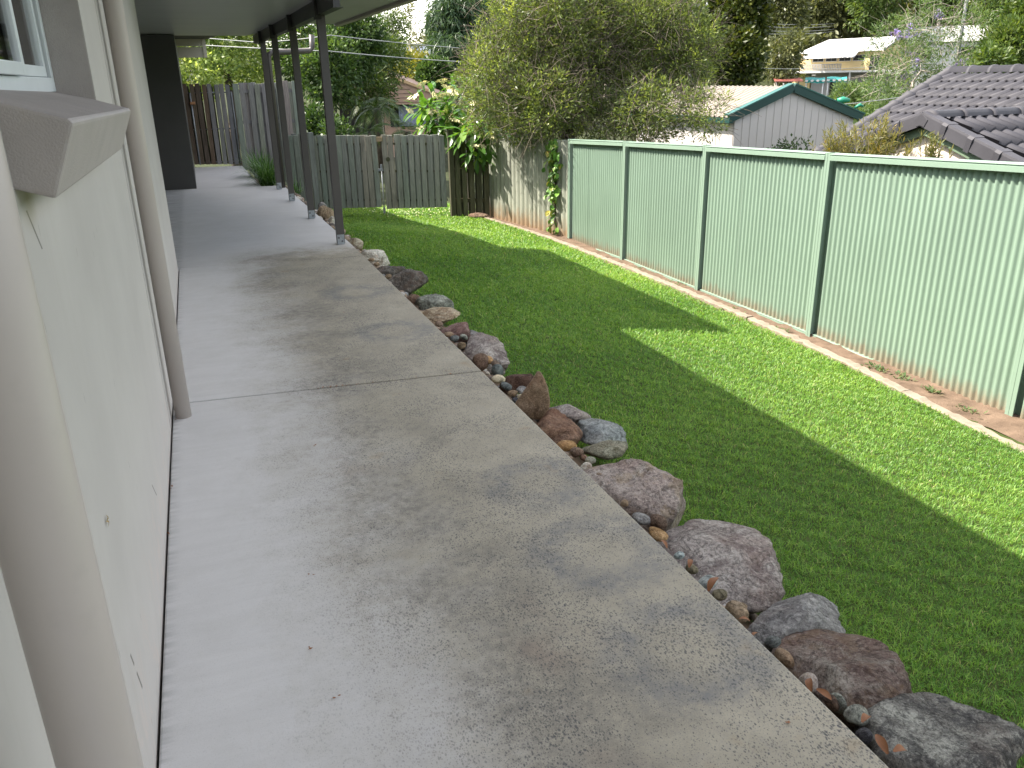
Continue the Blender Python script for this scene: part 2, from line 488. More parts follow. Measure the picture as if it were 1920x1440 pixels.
M['shed_roof'] = paint('shed_roof_sheet', (0.27, 0.235, 0.19), 0.5, 0.06, 2, 0.02)
M['shed_trim'] = paint('dark_green_trim', (0.006, 0.042, 0.036), 0.4, 0.08, 3)
M['tile'] = paint('charcoal_roof_tile', (0.050, 0.049, 0.056), 0.62, 0.16, 4, 0.1, 40, spec=0.3, rnd=True)
M['fascia_green'] = paint('faded_green_timber', (0.10, 0.15, 0.095), 0.7, 0.25, 5, 0.2, 30, dirt=(0.20, 0.15, 0.10))
M['gable_cream'] = paint('cream_gable_sheet', (0.58, 0.50, 0.42), 0.7, 0.05, 2)
M['yellow'] = paint('yellow_weatherboard', (0.52, 0.40, 0.20), 0.7, 0.06, 1)
M['white'] = paint('white_paint', (0.50, 0.50, 0.49), 0.5, 0.06, 1)
M['grey_paint'] = paint('mid_grey_paint', (0.25, 0.25, 0.25), 0.6, 0.1, 1)
M['glass'] = paint('dark_glass', (0.015, 0.017, 0.02), 0.08, 0.1, 1, 0.0)
M['pink_brown'] = paint('pinkish_boards', (0.36, 0.235, 0.18), 0.7, 0.08, 1)
M['tan_trim'] = paint('tan_barge', (0.50, 0.34, 0.19), 0.6, 0.08, 1)
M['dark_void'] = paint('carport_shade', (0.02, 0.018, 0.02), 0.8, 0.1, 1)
M['curtain'] = paint('blue_curtain', (0.22, 0.25, 0.36), 0.8, 0.1, 3)
M['teal'] = paint('teal_fabric', (0.02, 0.25, 0.24), 0.7, 0.08, 2)
M['red_roof'] = paint('orange_roof_tiles', (0.27, 0.09, 0.05), 0.7, 0.2, 1)
M['red_steel'] = paint('red_roof_steel', (0.32, 0.10, 0.08), 0.6, 0.1, 1)
M['wire'] = paint('pale_cable', (0.22, 0.235, 0.23), 0.5, 0.05, 1)
M['pole'] = paint('grey_power_pole', (0.13, 0.135, 0.135), 0.8, 0.15, 2)
M['jade'] = paint('bright_green_plastic', (0.008, 0.20, 0.12), 0.4, 0.08, 2)
M['dry_leaf'] = paint('dry_leaf', (0.20, 0.075, 0.022), 0.7, 0.35, 30)
M['petal'] = paint('cream_petals', (0.75, 0.70, 0.42), 0.6, 0.08, 30)

# ================================================================== SETTING: ground
rng = np.random.default_rng(7)
random.seed(7)

def lerp(a, b, t): return a + (b - a) * t
def sm(t): t = min(1, max(0, t)); return t*t*(3-2*t)

def lawn_z(x, y):
    h = -0.42 - (x - 2.0) * 0.137
    t = min(1, max(0, (y - 11.5) / 4.0)); t = t*t*(3-2*t)
    return h * (1-t) + (-0.80 - 0.02*(x-2)) * t

def ground_z(x, y):
    """terrain outside the yard"""
    r = math.hypot(x, y); az = math.degrees(math.atan2(x, y))
    base = lerp(-1.25, -2.05, sm((x - 5.6) / 4.0))
    k = lerp(0.035, 0.115, sm((az - 14) / 18.0))
    rise = max(0.0, r - 93) * k * 1.35
    return base + sm((r - 30) / 40) * 1.2 + min(rise, 40)

# one sheet out to the horizon (polar grid round the yard)
rs = [0, 6, 12, 18, 24, 32, 42, 54, 68, 84, 100, 120, 145, 175, 210, 260, 340, 480, 700, 1000]
na = 96
V = []; Fq = []
for r_ in rs:
    for k in range(na):
        a = 2*math.pi*k/na
        x, y = r_*math.sin(a), r_*math.cos(a)
        V.append((x, y, ground_z(x, y) if r_ > 0.1 else -1.25))
for i in range(len(rs)-1):
    for k in range(na):
        Fq.append((i*na+k, (i+1)*na+k, (i+1)*na+(k+1) % na, i*na+(k+1) % na))
ter = np_mesh('terrain', V, Fq, M['terrain'], smooth=True)
tag(ter, kind='structure')

# lawn sheet
xs = np.linspace(1.7, 5.28, 30); ys = np.linspace(-2.5, 17.2, 90)
V = [(x, y, lawn_z(x, y)) for y in ys for x in xs]
nx = len(xs)
Fq = [(j*nx+i, j*nx+i+1, (j+1)*nx+i+1, (j+1)*nx+i) for j in range(len(ys)-1) for i in range(nx-1)]
tag(np_mesh('lawn', V, Fq, M['lawn'], smooth=True), kind='structure')

# dirt strip under the fence
xs = np.linspace(5.12, 5.75, 8); ys = np.linspace(-2.5, 15.6, 120)
nx = len(xs)
V = [(x - 0.09*max(0, y-12.0), y, lawn_z(5.2, y) + 0.012 + rng.normal(0, 0.008)) for y in ys for x in xs]
Fq = [(j*nx+i, j*nx+i+1, (j+1)*nx+i+1, (j+1)*nx+i) for j in range(len(ys)-1) for i in range(nx-1)]
tag(np_mesh('dirt_strip', V, Fq, M['dirt'], smooth=True), kind='structure')

# concrete mowing edge along the dirt
EDGE = [(-2.5, 4.95), (1.0, 4.93), (2.4, 4.93), (3.3, 4.95), (4.2, 5.03), (5.5, 5.19), (7.2, 5.26), (9.5, 5.26), (12, 5.17), (13.6, 5.02), (15.0, 4.86)]
def edge_x(y):
    for (a, xa), (b, xb) in zip(EDGE, EDGE[1:]):
        if a <= y <= b: return lerp(xa, xb, (y-a)/(b-a))
    return EDGE[0][1] if y < EDGE[0][0] else EDGE[-1][1]
def edge_run(y0, y1):
    n = 26; vs = []; fs = []
    for i in range(n+1):
        y = lerp(y0, y1, i/n); x = edge_x(y) + rng.normal(0, 0.004); z = lawn_z(5.1, y)
        w = 0.045 + rng.normal(0, 0.003); h = 0.035 + rng.normal(0, 0.004)
        vs += [(x-w, y, z-0.08), (x-w, y, z+h-0.008), (x-w+0.012, y, z+h), (x+w-0.012, y, z+h), (x+w, y, z+h-0.008), (x+w, y, z-0.08)]
    for i in range(n):
        for k in range(5): fs.append((i*6+k, (i+1)*6+k, (i+1)*6+k+1, i*6+k+1))
    fs.append((0,1,2,3,4,5)); fs.append(tuple(n*6+k for k in (5,4,3,2,1,0)))
    m = MB(); m.add(vs, fs); return m
edging = tag(edge_run(-2.5, 1.2).build('kerb', M['kerb']), kind='structure')
yy = 1.206
while yy < 14.9:
    y2 = min(15.0, yy + 1.15)
    edge_run(yy, y2 - 0.006).build('edging_block', M['kerb'], edging)
    yy = y2

# bed of soil between slab and lawn
xs = np.linspace(1.34, 2.25, 12); ys = np.linspace(-2.5, 17.0, 140)
nx = len(xs); V = []
for y in ys:
    for x in xs:
        t = sm((x-1.40)/0.46)
        z = lerp(-0.15, lawn_z(x, y) - 0.03, t) + rng.normal(0, 0.012)
        xo = -0.12*sm((y-8.7)/5.7)
        if y > 14.3: xo -= 0.30
        V.append((x + xo, y, z))
Fq = [(j*nx+i, j*nx+i+1, (j+1)*nx+i+1, (j+1)*nx+i) for j in range(len(ys)-1) for i in range(nx-1)]
tag(np_mesh('rock_bed', V, Fq, M['soil'], smooth=True), kind='structure')

# concrete path: slabs on a base, joints left open
path = MB().prism([(-0.295,-2.5),(1.36,-2.5),(1.36,8.6),(1.26,14.3),(0.86,14.42),(0.82,18.5),(-0.06,18.5),(-0.06,14.8),(-2.3,14.8),(-2.3,8.05),(-0.295,8.05)], -0.35, -0.022).build('path', M['soil'])
tag(path, kind='structure')
def slab(poly):
    m = MB().prism(poly, -0.12, 0.0)
    return m.build('slab', M['concrete'], path, bevel=0.007)
slab([(-0.303,-2.5),(1.385,-2.5),(1.385,0.30),(-0.303,0.34)])
slab([(-0.303,0.348),(1.385,0.308),(1.385,4.286),(-0.303,4.438)])
slab([(-0.303,4.450),(1.385,4.298),(1.388,7.93),(-0.303,8.14)])
slab([(-0.303,8.148),(1.388,7.938),(1.385,8.75),(1.275,14.36),(-0.088,14.62),(-2.4,14.62),(-2.4,8.02),(-0.303,8.02)])
slab([(-0.088,14.63),(0.92,14.44),(0.84,18.35),(-0.088,18.5)])

# ================================================================== HOUSE
house = thing('house', (-0.5, 3, 0), 'cream rendered house wall with white window, sill and two round downpipes beside the path', 'house')
XW = -0.31; XB = -0.56
w = MB()
w.box(XB, -2.5, -0.3, XW, 1.72, 2.6)
w.box(XB, 1.72, -0.3, XW, 3.40, 1.50)
w.box(XB, 1.72, 2.45, XW, 3.40, 2.6)
w.box(XB, 3.40, -0.3, XW, 4.080, 2.6)
w.box(XB, 4.096, -0.3, XW, 8.0, 2.6)
w.build('wall', M['wall'], house)
MB().box(XB, 4.079, -0.3, XW-0.022, 4.097, 2.59).build('control_joint', paint('joint_sealant', (0.20,0.185,0.165), 0.8, 0.2, 9), house)
# sloping sill
sl = MB()
sec0 = [(-0.47,1.58,1.612),(XW,1.68,1.578),(-0.203,1.68,1.545),(-0.196,1.68,1.536),(-0.25,1.68,1.41),(XW,1.68,1.432),(-0.47,1.68,1.45)]
y0, y1 = 1.68, 3.30
a_ = [(-0.47,y0,1.615),(XW,y0,1.580),(-0.204,y0,1.548),(-0.196,y0,1.540),(-0.248,y0,1.412),(XW,y0,1.432),(-0.47,y0,1.44)]
b_ = [(p[0], y1, p[2]-0.022) for p in a_]
n_ = len(a_)
sl.add(a_ + b_, [tuple(range(n_)), tuple(range(2*n_-1, n_-1, -1))] + [(i, n_+i, n_+(i+1) % n_, (i+1) % n_) for i in range(n_)])
sl.add([(-0.47,y1,1.59),(XW-0.004,y1,1.55),(XW-0.004,3.40,1.55),(-0.47,3.40,1.59)], [(0,1,2,3)])
sl.build('window_sill', M['sill'], house, bevel=0.006)
# dark reveal jamb
MB().box(-0.47, 3.397, 1.50, XW-0.003, 3.404, 2.45).build('window_reveal', M['sill'], house)
# window: frame, sashes, panes
win = MB()
fx0, fx1 = -0.475, -0.43
win.box(fx0, 3.345, 1.585, fx1, 3.395, 2.45)
win.box(fx0, 1.72, 1.585, fx1, 3.345, 1.63)
win.box(fx0, 1.72, 2.40, fx1, 3.345, 2.45)
win.box(fx0, 1.72, 1.63, fx1, 1.765, 2.40)
window = win.build('window', M['alu'], house, bevel=0.003)
s2 = MB()
s2.box(-0.468, 3.295, 1.632, -0.440, 3.325, 2.39); s2.box(-0.468, 2.55, 1.632, -0.440, 3.295, 1.665); s2.box(-0.468, 2.52, 1.632, -0.440, 2.55, 2.39)
s2.build('sash', M['alu'], window, bevel=0.002)
s3 = MB()
s3.box(-0.437, 2.70, 1.632, -0.412, 2.74, 2.39); s3.box(-0.437, 1.77, 1.632, -0.412, 2.70, 1.665)
s3.build('sash', M['alu'], window, bevel=0.002)
MB().box(-0.466, 3.325, 1.632, -0.445, 3.345, 2.39).build('seal', M['rubber'], window)
gl = NT('window_glass')
g_ = gl.n('ShaderNodeBsdfGlossy'); g_.inputs['Roughness'].default_value = 0.03
t_ = gl.n('ShaderNodeBsdfTransparent'); fr = gl.n('ShaderNodeFresnel'); fr.inputs['IOR'].default_value = 1.52
mx_ = gl.n('ShaderNodeMixShader'); gl.l(fr.outputs[0], mx_.inputs[0]); gl.l(t_.outputs[0], mx_.inputs[1]); gl.l(g_.outputs[0], mx_.inputs[2])
gl.l(mx_.outputs[0], gl.out.inputs[0])
MB().box(-0.455, 2.55, 1.665, -0.451, 3.295, 2.39).build('pane', gl.m, window)
MB().box(-0.426, 1.80, 1.665, -0.422, 2.70, 2.39).build('pane', gl.m, window)
bl = MB()
for i in range(60):
    yb = 1.75 + i*0.027
    bl.add([(-0.50-0.004*(i % 2), yb, 1.60), (-0.50-0.004*((i+1) % 2), yb+0.027, 1.60), (-0.50-0.004*((i+1) % 2), yb+0.027, 2.42), (-0.50-0.004*(i % 2), yb, 2.42)], [(0,1,2,3)], True)
bl.build('blind', paint('grey_blind', (0.33, 0.335, 0.32), 0.8, 0.08, 3), window)
# downpipes
dp = MB(); dp.tube([(-0.252,4.24,-0.02),(-0.252,4.24,2.2),(-0.252,4.24,2.56)], 0.040, 28)
pipe1 = dp.build('downpipe', M['pipe'], house)
cl = MB(); cl.tube([(-0.252,4.24,2.36),(-0.252,4.24,2.40)], 0.0425, 24); cl.box(-0.31,4.225,2.365,-0.27,4.255,2.395)
cl.build('pipe_clip', M['pipe'], pipe1)
dp = MB(); dp.tube([(-0.203,0.86,-0.02),(-0.203,0.86,1.2),(-0.203,0.86,2.56)], 0.043, 40)
dp.build('downpipe', M['pipe'], house)
# unseen sides of the house and the wing beyond the patio
b = MB()
b.box(-2.65, 8.0, -0.3, -2.4, 14.75, 2.33)
b.box(-2.65, 7.85, -0.3, XB, 7.995, 2.33)
b.build('patio_wall', M['wall'], house)
MB().box(-2.65, 14.66, -0.1, -0.085, 19.4, 2.32).build('wing_wall', M['charcoal'], house)
# eaves: main roof and wing roof
ev = MB()
ev.add([(0.77,-2.5,2.60),(0.77,8.05,2.60),(-9,8.05,2.60),(-9,-2.5,2.60),(0.77,-2.5,2.70),(0.77,8.05,2.70),(-9,8.05,6.4),(-9,-2.5,6.4)],
       [(0,1,2,3),(4,7,6,5),(0,4,5,1),(1,5,6,2),(2,6,7,3),(3,7,4,0)])
roof = ev.build('roof', M['tile'], house)
MB().box(0.772, -2.5, 2.585, 0.87, 8.05, 2.70).build('gutter', M['cream'], roof)
wr = MB()  # unseen wing roof, edge slanted to shape its shadow on the lawn
wr.add([(0.98,15.25,2.46),(0.46,19.5,2.46),(-9,19.5,2.46),(-9,15.25,2.46),(0.98,15.25,2.54),(0.46,19.5,2.54),(-9,19.5,5.8),(-9,15.25,5.8)],
       [(0,1,2,3),(4,7,6,5),(0,4,5,1),(1,5,6,2),(2,6,7,3),(3,7,4,0)])
wroof = wr.build('wing_roof', M['tile'], house)
eb = MB()
eb.box(-1.4, 19.0, 2.325, 0.40, 19.04, 2.53); eb.box(-1.4, 19.012, 2.11, 0.40, 19.05, 2.31); eb.box(0.402, 18.99, 2.11, 0.47, 19.06, 2.53)
eb.build('fascia', M['cream'], wroof, bevel=0.004)

# ================================================================== PATIO COVER
patio = thing('patio_cover', (1.2, 11, 0), 'flat white patio roof over the path on four dark steel posts', 'patio cover')
ZC = 2.335
def edge_r(y):  # right edge; stepped and tapered at the far end to shape the lawn shadow
    return 2.08 - 0.022*(y-7.75) if y < 12.2 else 1.50 - 0.16*(y-12.2)
yb = 7.75
while yb < 15.0:
    y2 = min(yb + 0.89, 12.2) if yb < 12.19 else min(yb + 1.0, 15.2)
    xr0 = edge_r(yb); xr1 = edge_r(y2-1e-4)
    y2b = min(y2, 14.95)
    MB().prism([(-2.4,yb),(xr0,yb),(xr1,y2-0.006),(-2.4,y2b-0.006)], ZC, ZC+0.075).build('ceiling_panel', M['ceiling'], patio, bevel=0.003)
    yb = y2
    if y2 >= 15.2: break
MB().prism([(2.083,7.75),(2.17,7.75),(2.075,12.2),(1.985,12.2)], ZC-0.03, ZC+0.13).build('gutter', paint('gutter_paint', (0.30,0.265,0.225), 0.5, 0.08, 3), patio, bevel=0.01)
bm_ = MB()
for a, c in (((1.30,7.75),(1.245,11.3)), ((1.245,11.305),(1.14,14.95))):
    d = Vector((c[0]-a[0], c[1]-a[1], 0)); nrm = Vector((d.y, -d.x, 0)).normalized()
    mid = Vector(((a[0]+c[0])/2, (a[1]+c[1])/2, ZC-0.067))
    bm_.obox(mid, nrm*0.030, d*0.5, (0,0,0.065))
    for s in (-1, 1):
        bm_.obox(mid + nrm*0.012 + Vector((0,0,s*0.0665)), nrm*0.043, d*0.5, (0,0,0.0025))
bm_.build('beam', M['beam'], patio)
POSTS = [(1.285,8.665),(1.235,10.56),(1.19,12.34),(1.158,13.85)]
def make_post(px, py):
    p = MB().box(px-0.0375, py-0.0375, 0.012, px+0.0425, py+0.0375, 2.26).build('post', M['bronze'], patio, bevel=0.004)
    br = MB()
    for s in (-1, 1):
        br.box(px-0.036, py+s*0.0385-(0.003 if s < 0 else 0), 0.002, px+0.036, py+s*0.0385+(0.003 if s > 0 else 0), 0.105)
    br.box(px-0.036, py-0.0385, 0.002, px+0.036, py+0.0385, 0.008)
    bk = br.build('post_bracket', M['galv'], patio)
    for (dx, dz) in ((-0.018, 0.075), (0.014, 0.038)):
        MB().tube([(px+dx, py-0.0415, dz), (px+dx, py-0.052, dz)], 0.010, 6).build('bolt', M['bolt'], bk)
    MB().box(px-0.055, py-0.045, 2.16, px+0.006, py+0.045, ZC-0.004).build('top_bracket', M['beam'], patio)
for p in POSTS: make_post(*p)
pp = MB(); pp.tube([(1.235,14.05,-0.05),(1.235,14.05,1.95),(1.25,14.055,2.01),(1.30,14.07,2.04),(1.9,14.2,2.07),(1.94,14.21,2.12),(1.95,14.22,2.30)], 0.043, 14)
pp.build('downpipe', M['bronze'], patio)

# ================================================================== GREEN STEEL FENCE
FX = 5.5
PY = [12.08, 10.26, 8.31, 6.28, 4.02, 1.72, -0.6]
PT = [0.70, 0.775, 0.845, 0.905, 0.985, 1.04, 1.08]
PB = [-0.91, -0.87, -0.87, -0.87, -0.92, -0.93, -0.93]
fence = thing('steel_fence', (FX, 6, -0.9), 'pale green corrugated steel fence along the right of the lawn', 'fence')
def corr_sheet(y0, y1, zt0, zt1, zb0, zb1, xoff, pitch=0.064, amp=0.0105, mat='green_sheet', parent=None, name='fence_sheet', fx=lambda y: FX, sharp=False):
    n = max(8, int((y1-y0)/pitch*9))
    vs = []; fs = []
    for i in range(n+1):
        y = lerp(y0, y1, i/n); t = i/n
        ph = 2*math.pi*y/pitch
        if sharp: dx = amp - 2*amp*abs(math.sin(ph/2))**0.8
        else: dx = amp*max(-1, min(1, 1.35*math.sin(ph)))
        x = fx(y) + dx + xoff
        vs += [(x, y, lerp(zb0, zb1, t)), (x, y, lerp(zt0, zt1, t))]
    for i in range(n): fs.append((2*i, 2*i+2, 2*i+3, 2*i+1))
    m = MB(); m.add(vs, fs, True)
    return m.build(name, M[mat], parent)
for k in range(len(PY)-1):
    ya, yc = PY[k+1], PY[k]           # near, far
    ta, tc, ba, bc = PT[k+1], PT[k], PB[k+1], PB[k]
    for j in range(3):
        s0, s1 = j/3, (j+1)/3
        a = lerp(ya+0.034, yc-0.060, s0); c = lerp(ya+0.034, yc-0.060, s1)
        f = lambda y: (y-ya)/(yc-ya)
        corr_sheet(a, c+0.012, lerp(ta,tc,f(a))-0.03, lerp(ta,tc,f(c))-0.03, lerp(ba,bc,f(a))+0.03, lerp(ba,bc,f(c))+0.03, 0.002*(j % 2), parent=fence)
    for nm, zo, h, dx0, dx1 in (('top_rail', -0.062, 0.062, 0.062, 0.04), ('bottom_rail', 0.0, 0.042, 0.03, 0.03)):
        z0, z1 = (ta, tc) if nm == 'top_rail' else (ba, bc)
        m = MB()
        y0r, y1r = ya+0.034, yc-0.036
        prof = [(-dx0, 0.0), (-dx0, h*0.62), (-dx0+0.010, h*0.66), (-dx0+0.010, h*0.80), (-dx0+0.002, h*0.84), (-dx0+0.006, h), (dx1, h), (dx1, 0.0)]
        vs = [(FX+p, y0r, z0+zo+q) for p, q in prof] + [(FX+p, y1r, z1+zo+q) for p, q in prof]
        n = len(prof)
        m.add(vs, [tuple(range(n)), tuple(range(2*n-1, n-1, -1))] + [(i, n+i, n+(i+1) % n, (i+1) % n) for i in range(n)])
        m.build(nm, M['green_steel'], fence)
for k, (y, zt, zb) in enumerate(zip(PY, PT, PB)):
    m = MB()
    for s in (-1, 1):
        m.box(FX-0.056, y+s*0.0185-0.0145, zb-0.15, FX-0.051, y+s*0.0185+0.0145, zt+0.004)
    m.box(FX-0.0535, y-0.005, zb-0.15, FX-0.0505, y+0.005, zt)
    m.box(FX-0.0505, y+0.026, zb-0.15, FX+0.045, y+0.030, zt+0.002)
    m.box(FX+0.045, y-0.033, zb-0.15, FX+0.049, y+0.033, zt+0.002)
    m.build('fence_post', M['green_steel'], fence)

# ================================================================== OLD FIBRE SHEET FENCE
old = thing('fibre_fence', (5.3, 13.5, -0.9), 'old mossy corrugated fence sheets stained brown at the foot, next to the green steel fence', 'fence')
ofx = lambda y: 5.5 - (y-12.12)/2.78*0.45
for j in range(3):
    a = lerp(12.16, 14.95, j/3); c = lerp(12.16, 14.95, (j+1)/3)
    corr_sheet(a, c, 0.69-0.047*(a-12.1)+0.01*j, 0.69-0.047*(c-12.1)+0.01*j, -0.93, -0.93, 0.004*j, 0.146, 0.026, 'old_sheet', old, 'fence_sheet', ofx, True)
MB().box(5.55, 12.14, -1.0, 5.62, 12.21, 0.62).build('fence_post', M['paling_dark'], old)
MB().box(5.16, 14.7, -1.0, 5.23, 14.77, 0.5).build('fence_post', M['paling_dark'], old)

# ================================================================== PALING FENCES
def board_mesh(name, wd, h, th, mat, top_cut=0.0):
    m = MB().box(-wd/2, -th/2, 0, wd/2, th/2, h)
    o = m.build(name, mat, None, bevel=0.003, seg=1)
    return o
def palings(parent, p0, p1, z0, z1, spacing, wd, mats, back=True, gap_skip=(), th=0.018, seed=1, jz=0.02, name='paling', lean=0.008):
    """boards from p0 to p1 (xy), each a part; back boards show through the gaps"""
    rr = random.Random(seed)
    p0 = Vector((p0[0], p0[1], 0)); p1 = Vector((p1[0], p1[1], 0))
    d = p1 - p0; L = d.length; d.normalize()
    ang = math.atan2(d.y, d.x)
    nrm = Vector((d.y, -d.x, 0))          # towards the viewer side
    n = max(1, int(round(L/spacing)))
    protos = {}
    for layer in ((0, 1) if back else (0,)):
        for i in range(n if layer == 0 else n-1):
            s = (i + 0.5 + 0.5*layer) * L/n
            h0 = lerp(z0[0], z0[1], s/L); h1 = lerp(z1[0], z1[1], s/L) + rr.uniform(-jz, jz)
            mt = mats(s/L, rr) if callable(mats) else rr.choice(mats)
            key = mt
            if key not in protos:
                protos[key] = board_mesh(name, wd, z1[0]-z0[0], th, M[mt])
                o = attach(protos[key], parent)
            else:
                o = clone(protos[key], parent)
            off = nrm * (0.028 if layer == 0 else -0.028)
            q = p0 + d*s + off
            o.location = (q.x, q.y, h0)
            o.rotation_euler = (rr.gauss(0, lean*0.6), rr.gauss(0, lean), ang + rr.gauss(0, 0.02))
            o.scale = (rr.uniform(0.93, 1.04), 1, (h1-h0)/(z1[0]-z0[0]))
    return d, nrm

def rails(parent, p0, p1, zs, mat, r=(0.018, 0.032), name='rail', off=0.0):
    p0 = Vector((p0[0], p0[1], 0)); p1 = Vector((p1[0], p1[1], 0)); d = p1-p0
    nrm = Vector((d.y, -d.x, 0)).normalized()
    for za, zb in zs:
        c = (p0+p1)/2 + nrm*off + Vector((0,0,(za+zb)/2))
        m = MB(); m.obox(c, nrm*r[0], d*0.5 + Vector((0,0,(zb-za)/2)), (0,0,r[1]))
        m.build(name, mat, parent)

# double gate across the lower yard
G0 = (1.93, 16.43); GM = (3.235, 15.745); G1 = (4.40, 15.13)
def gate_leaf(a, c, label, seed):
    t = thing('gate_leaf', ((a[0]+c[0])/2, (a[1]+c[1])/2, -0.75), label, 'gate', 'leaves of the double timber gate')
    palings(t, a, c, (-0.70,-0.665), (0.66,0.645), 0.118, 0.098, lambda s, r: 'paling', seed=seed, jz=0.012)
    rails(t, a, c, [(-0.55,-0.53),(0.0,0.0),(0.50,0.49)], M['paling_dark'], (0.008, 0.02))
    return t
left_leaf = gate_leaf((2.06,16.36), (3.20,15.765), 'left leaf of the timber double gate, partly behind the closest patio post', 3)
right_leaf = gate_leaf((3.27,15.725), (4.33,15.17), 'right leaf of the timber double gate, with a round hole near its latch', 5)
gd = Vector((G1[0]-G0[0], G1[1]-G0[1], 0)).normalized(); gn = Vector((gd.y, -gd.x, 0))
m = MB(); q = Vector((3.238,15.745,0)) + gn*0.05
m.tube([q+Vector((0,0,-0.86)), q+Vector((0,0,0.08))], 0.011, 8); m.obox(q+Vector((0,0,-0.72)), gd*0.02, gn*0.012, (0,0,0.05))
m.build('drop_bolt', M['galv'], right_leaf)
m = MB(); m.obox(q+Vector((-0.02,0,0.03)), gd*0.05, gn*0.012, (0,0,0.022)); m.obox(q+Vector((0.0,0,0.08)), gd*0.018, gn*0.014, (0,0,0.05))
m.build('latch', M['galv'], right_leaf)
MB().obox(q+Vector((0,0,0.585)), gd*0.055, gn*0.02, (0,0,0.04)).build('gate_block', paint('tan_block', (0.26,0.20,0.12), 0.8, 0.2, 20), left_leaf)
m = MB(); qh = q + gd*0.135 + Vector((0,0,0.22)) - gn*0.003
m.add([qh + gd*0.042*math.cos(t)+Vector((0,0,0.042*math.sin(t))) for t in [2*math.pi*k/14 for k in range(14)]] + [qh - gn*0.01 + gd*0.042*math.cos(t)+Vector((0,0,0.042*math.sin(t))) for t in [2*math.pi*k/14 for k in range(14)]],
      [tuple(range(14))] + [(k, 14+k, 14+(k+1) % 14, (k+1) % 14) for k in range(14)])
m.build('hand_hole', M['paling_dark'], right_leaf)
# fence stretch left of the double gate, with its post
gs = thing('paling_fence', (1.9, 16.5, -0.8), 'short greenish paling fence left of the double gate behind the patio posts', 'fence')
palings(gs, (1.62,16.6), (2.0,16.40), (-0.80,-0.80), (0.68,0.68), 0.125, 0.10, ['paling'], seed=8)
MB().box(1.985,16.25,-1.0,2.085,16.35,0.72).build('post', M['paling'], gs, bevel=0.006)
# fence stretch right of the gate, its shade put into darker boards
ds = thing('paling_fence', (4.75, 14.95, -0.85), 'dark shaded paling fence between the double gate and the old corrugated fence', 'fence')
palings(ds, (4.46,15.10), (5.06,14.78), (-0.84,-0.86), (0.66,0.62), 0.15, 0.095, ['paling_dark'], back=False, seed=9)
MB().box(4.355,15.03,-1.0,4.445,15.12,0.74).build('post', M['paling_dark'], ds, bevel=0.006)
rails(ds, (4.42,15.14), (5.08,14.80), [(-0.55,-0.55),(0.0,0.0),(0.45,0.45)], M['paling_dark'], (0.02, 0.035), off=-0.03)
palings(ds, (4.46,15.22), (5.06,14.90), (-0.84,-0.86), (0.62,0.60), 0.15, 0.10, ['paling_dark'], back=False, seed=19, name='back_paling')

# tall fence and gate at the end of the path
sg = thing('side_gate', (0.4, 18.45, 0), 'narrow timber gate with a thin metal frame at the far end of the path', 'gate')
palings(sg, (-0.09,18.50), (0.80,18.42), (0.06,0.03), (1.62,1.60), 0.112, 0.085, lambda s, r: 'paling_brown' if s < 0.38 else ('paling_grey' if s > 0.5 else r.choice(['paling_brown','paling_grey'])), back=False, seed=12)
palings(sg, (-0.06,18.56), (0.82,18.50), (0.06,0.03), (1.58,1.56), 0.112, 0.09, ['paling_dark'], back=False, seed=13, name='back_paling')
fr_ = MB()
for a in (0.03, 0.82): fr_.tube([(a,18.44,0.05),(a,18.44,1.44)], 0.016, 6)
for z in (0.09, 0.74, 1.44): fr_.tube([(-0.02,18.52,z),(0.83,18.46,z)], 0.014, 6)
fr_.build('gate_frame', M['galv'], sg)
MB().obox((0.055,18.40,1.25), (0.05,0,0), (0,0.03,0), (0,0,0.025)).build('latch', paint('orange_latch', (0.36,0.17,0.08), 0.6, 0.1, 10), sg, bevel=0.006)
tf = thing('paling_fence', (1.5, 18.5, 0), 'tall grey paling fence right of the narrow gate behind the patio posts', 'fence')
palings(tf, (0.955,18.45), (2.12,18.40), (-0.1,-0.55), (1.59,1.62), 0.155, 0.105, lambda s, r: r.choice(['paling_grey','paling_grey','paling']), seed=15, jz=0.025)
MB().box(0.86,18.38,-0.1,0.97,18.49,1.60).build('post', M['paling'], tf, bevel=0.006)
rails(tf, (0.95,18.47), (2.12,18.42), [(0.3,0.3),(0.85,0.85),(1.45,1.45)], M['paling_grey'], (0.02,0.035))

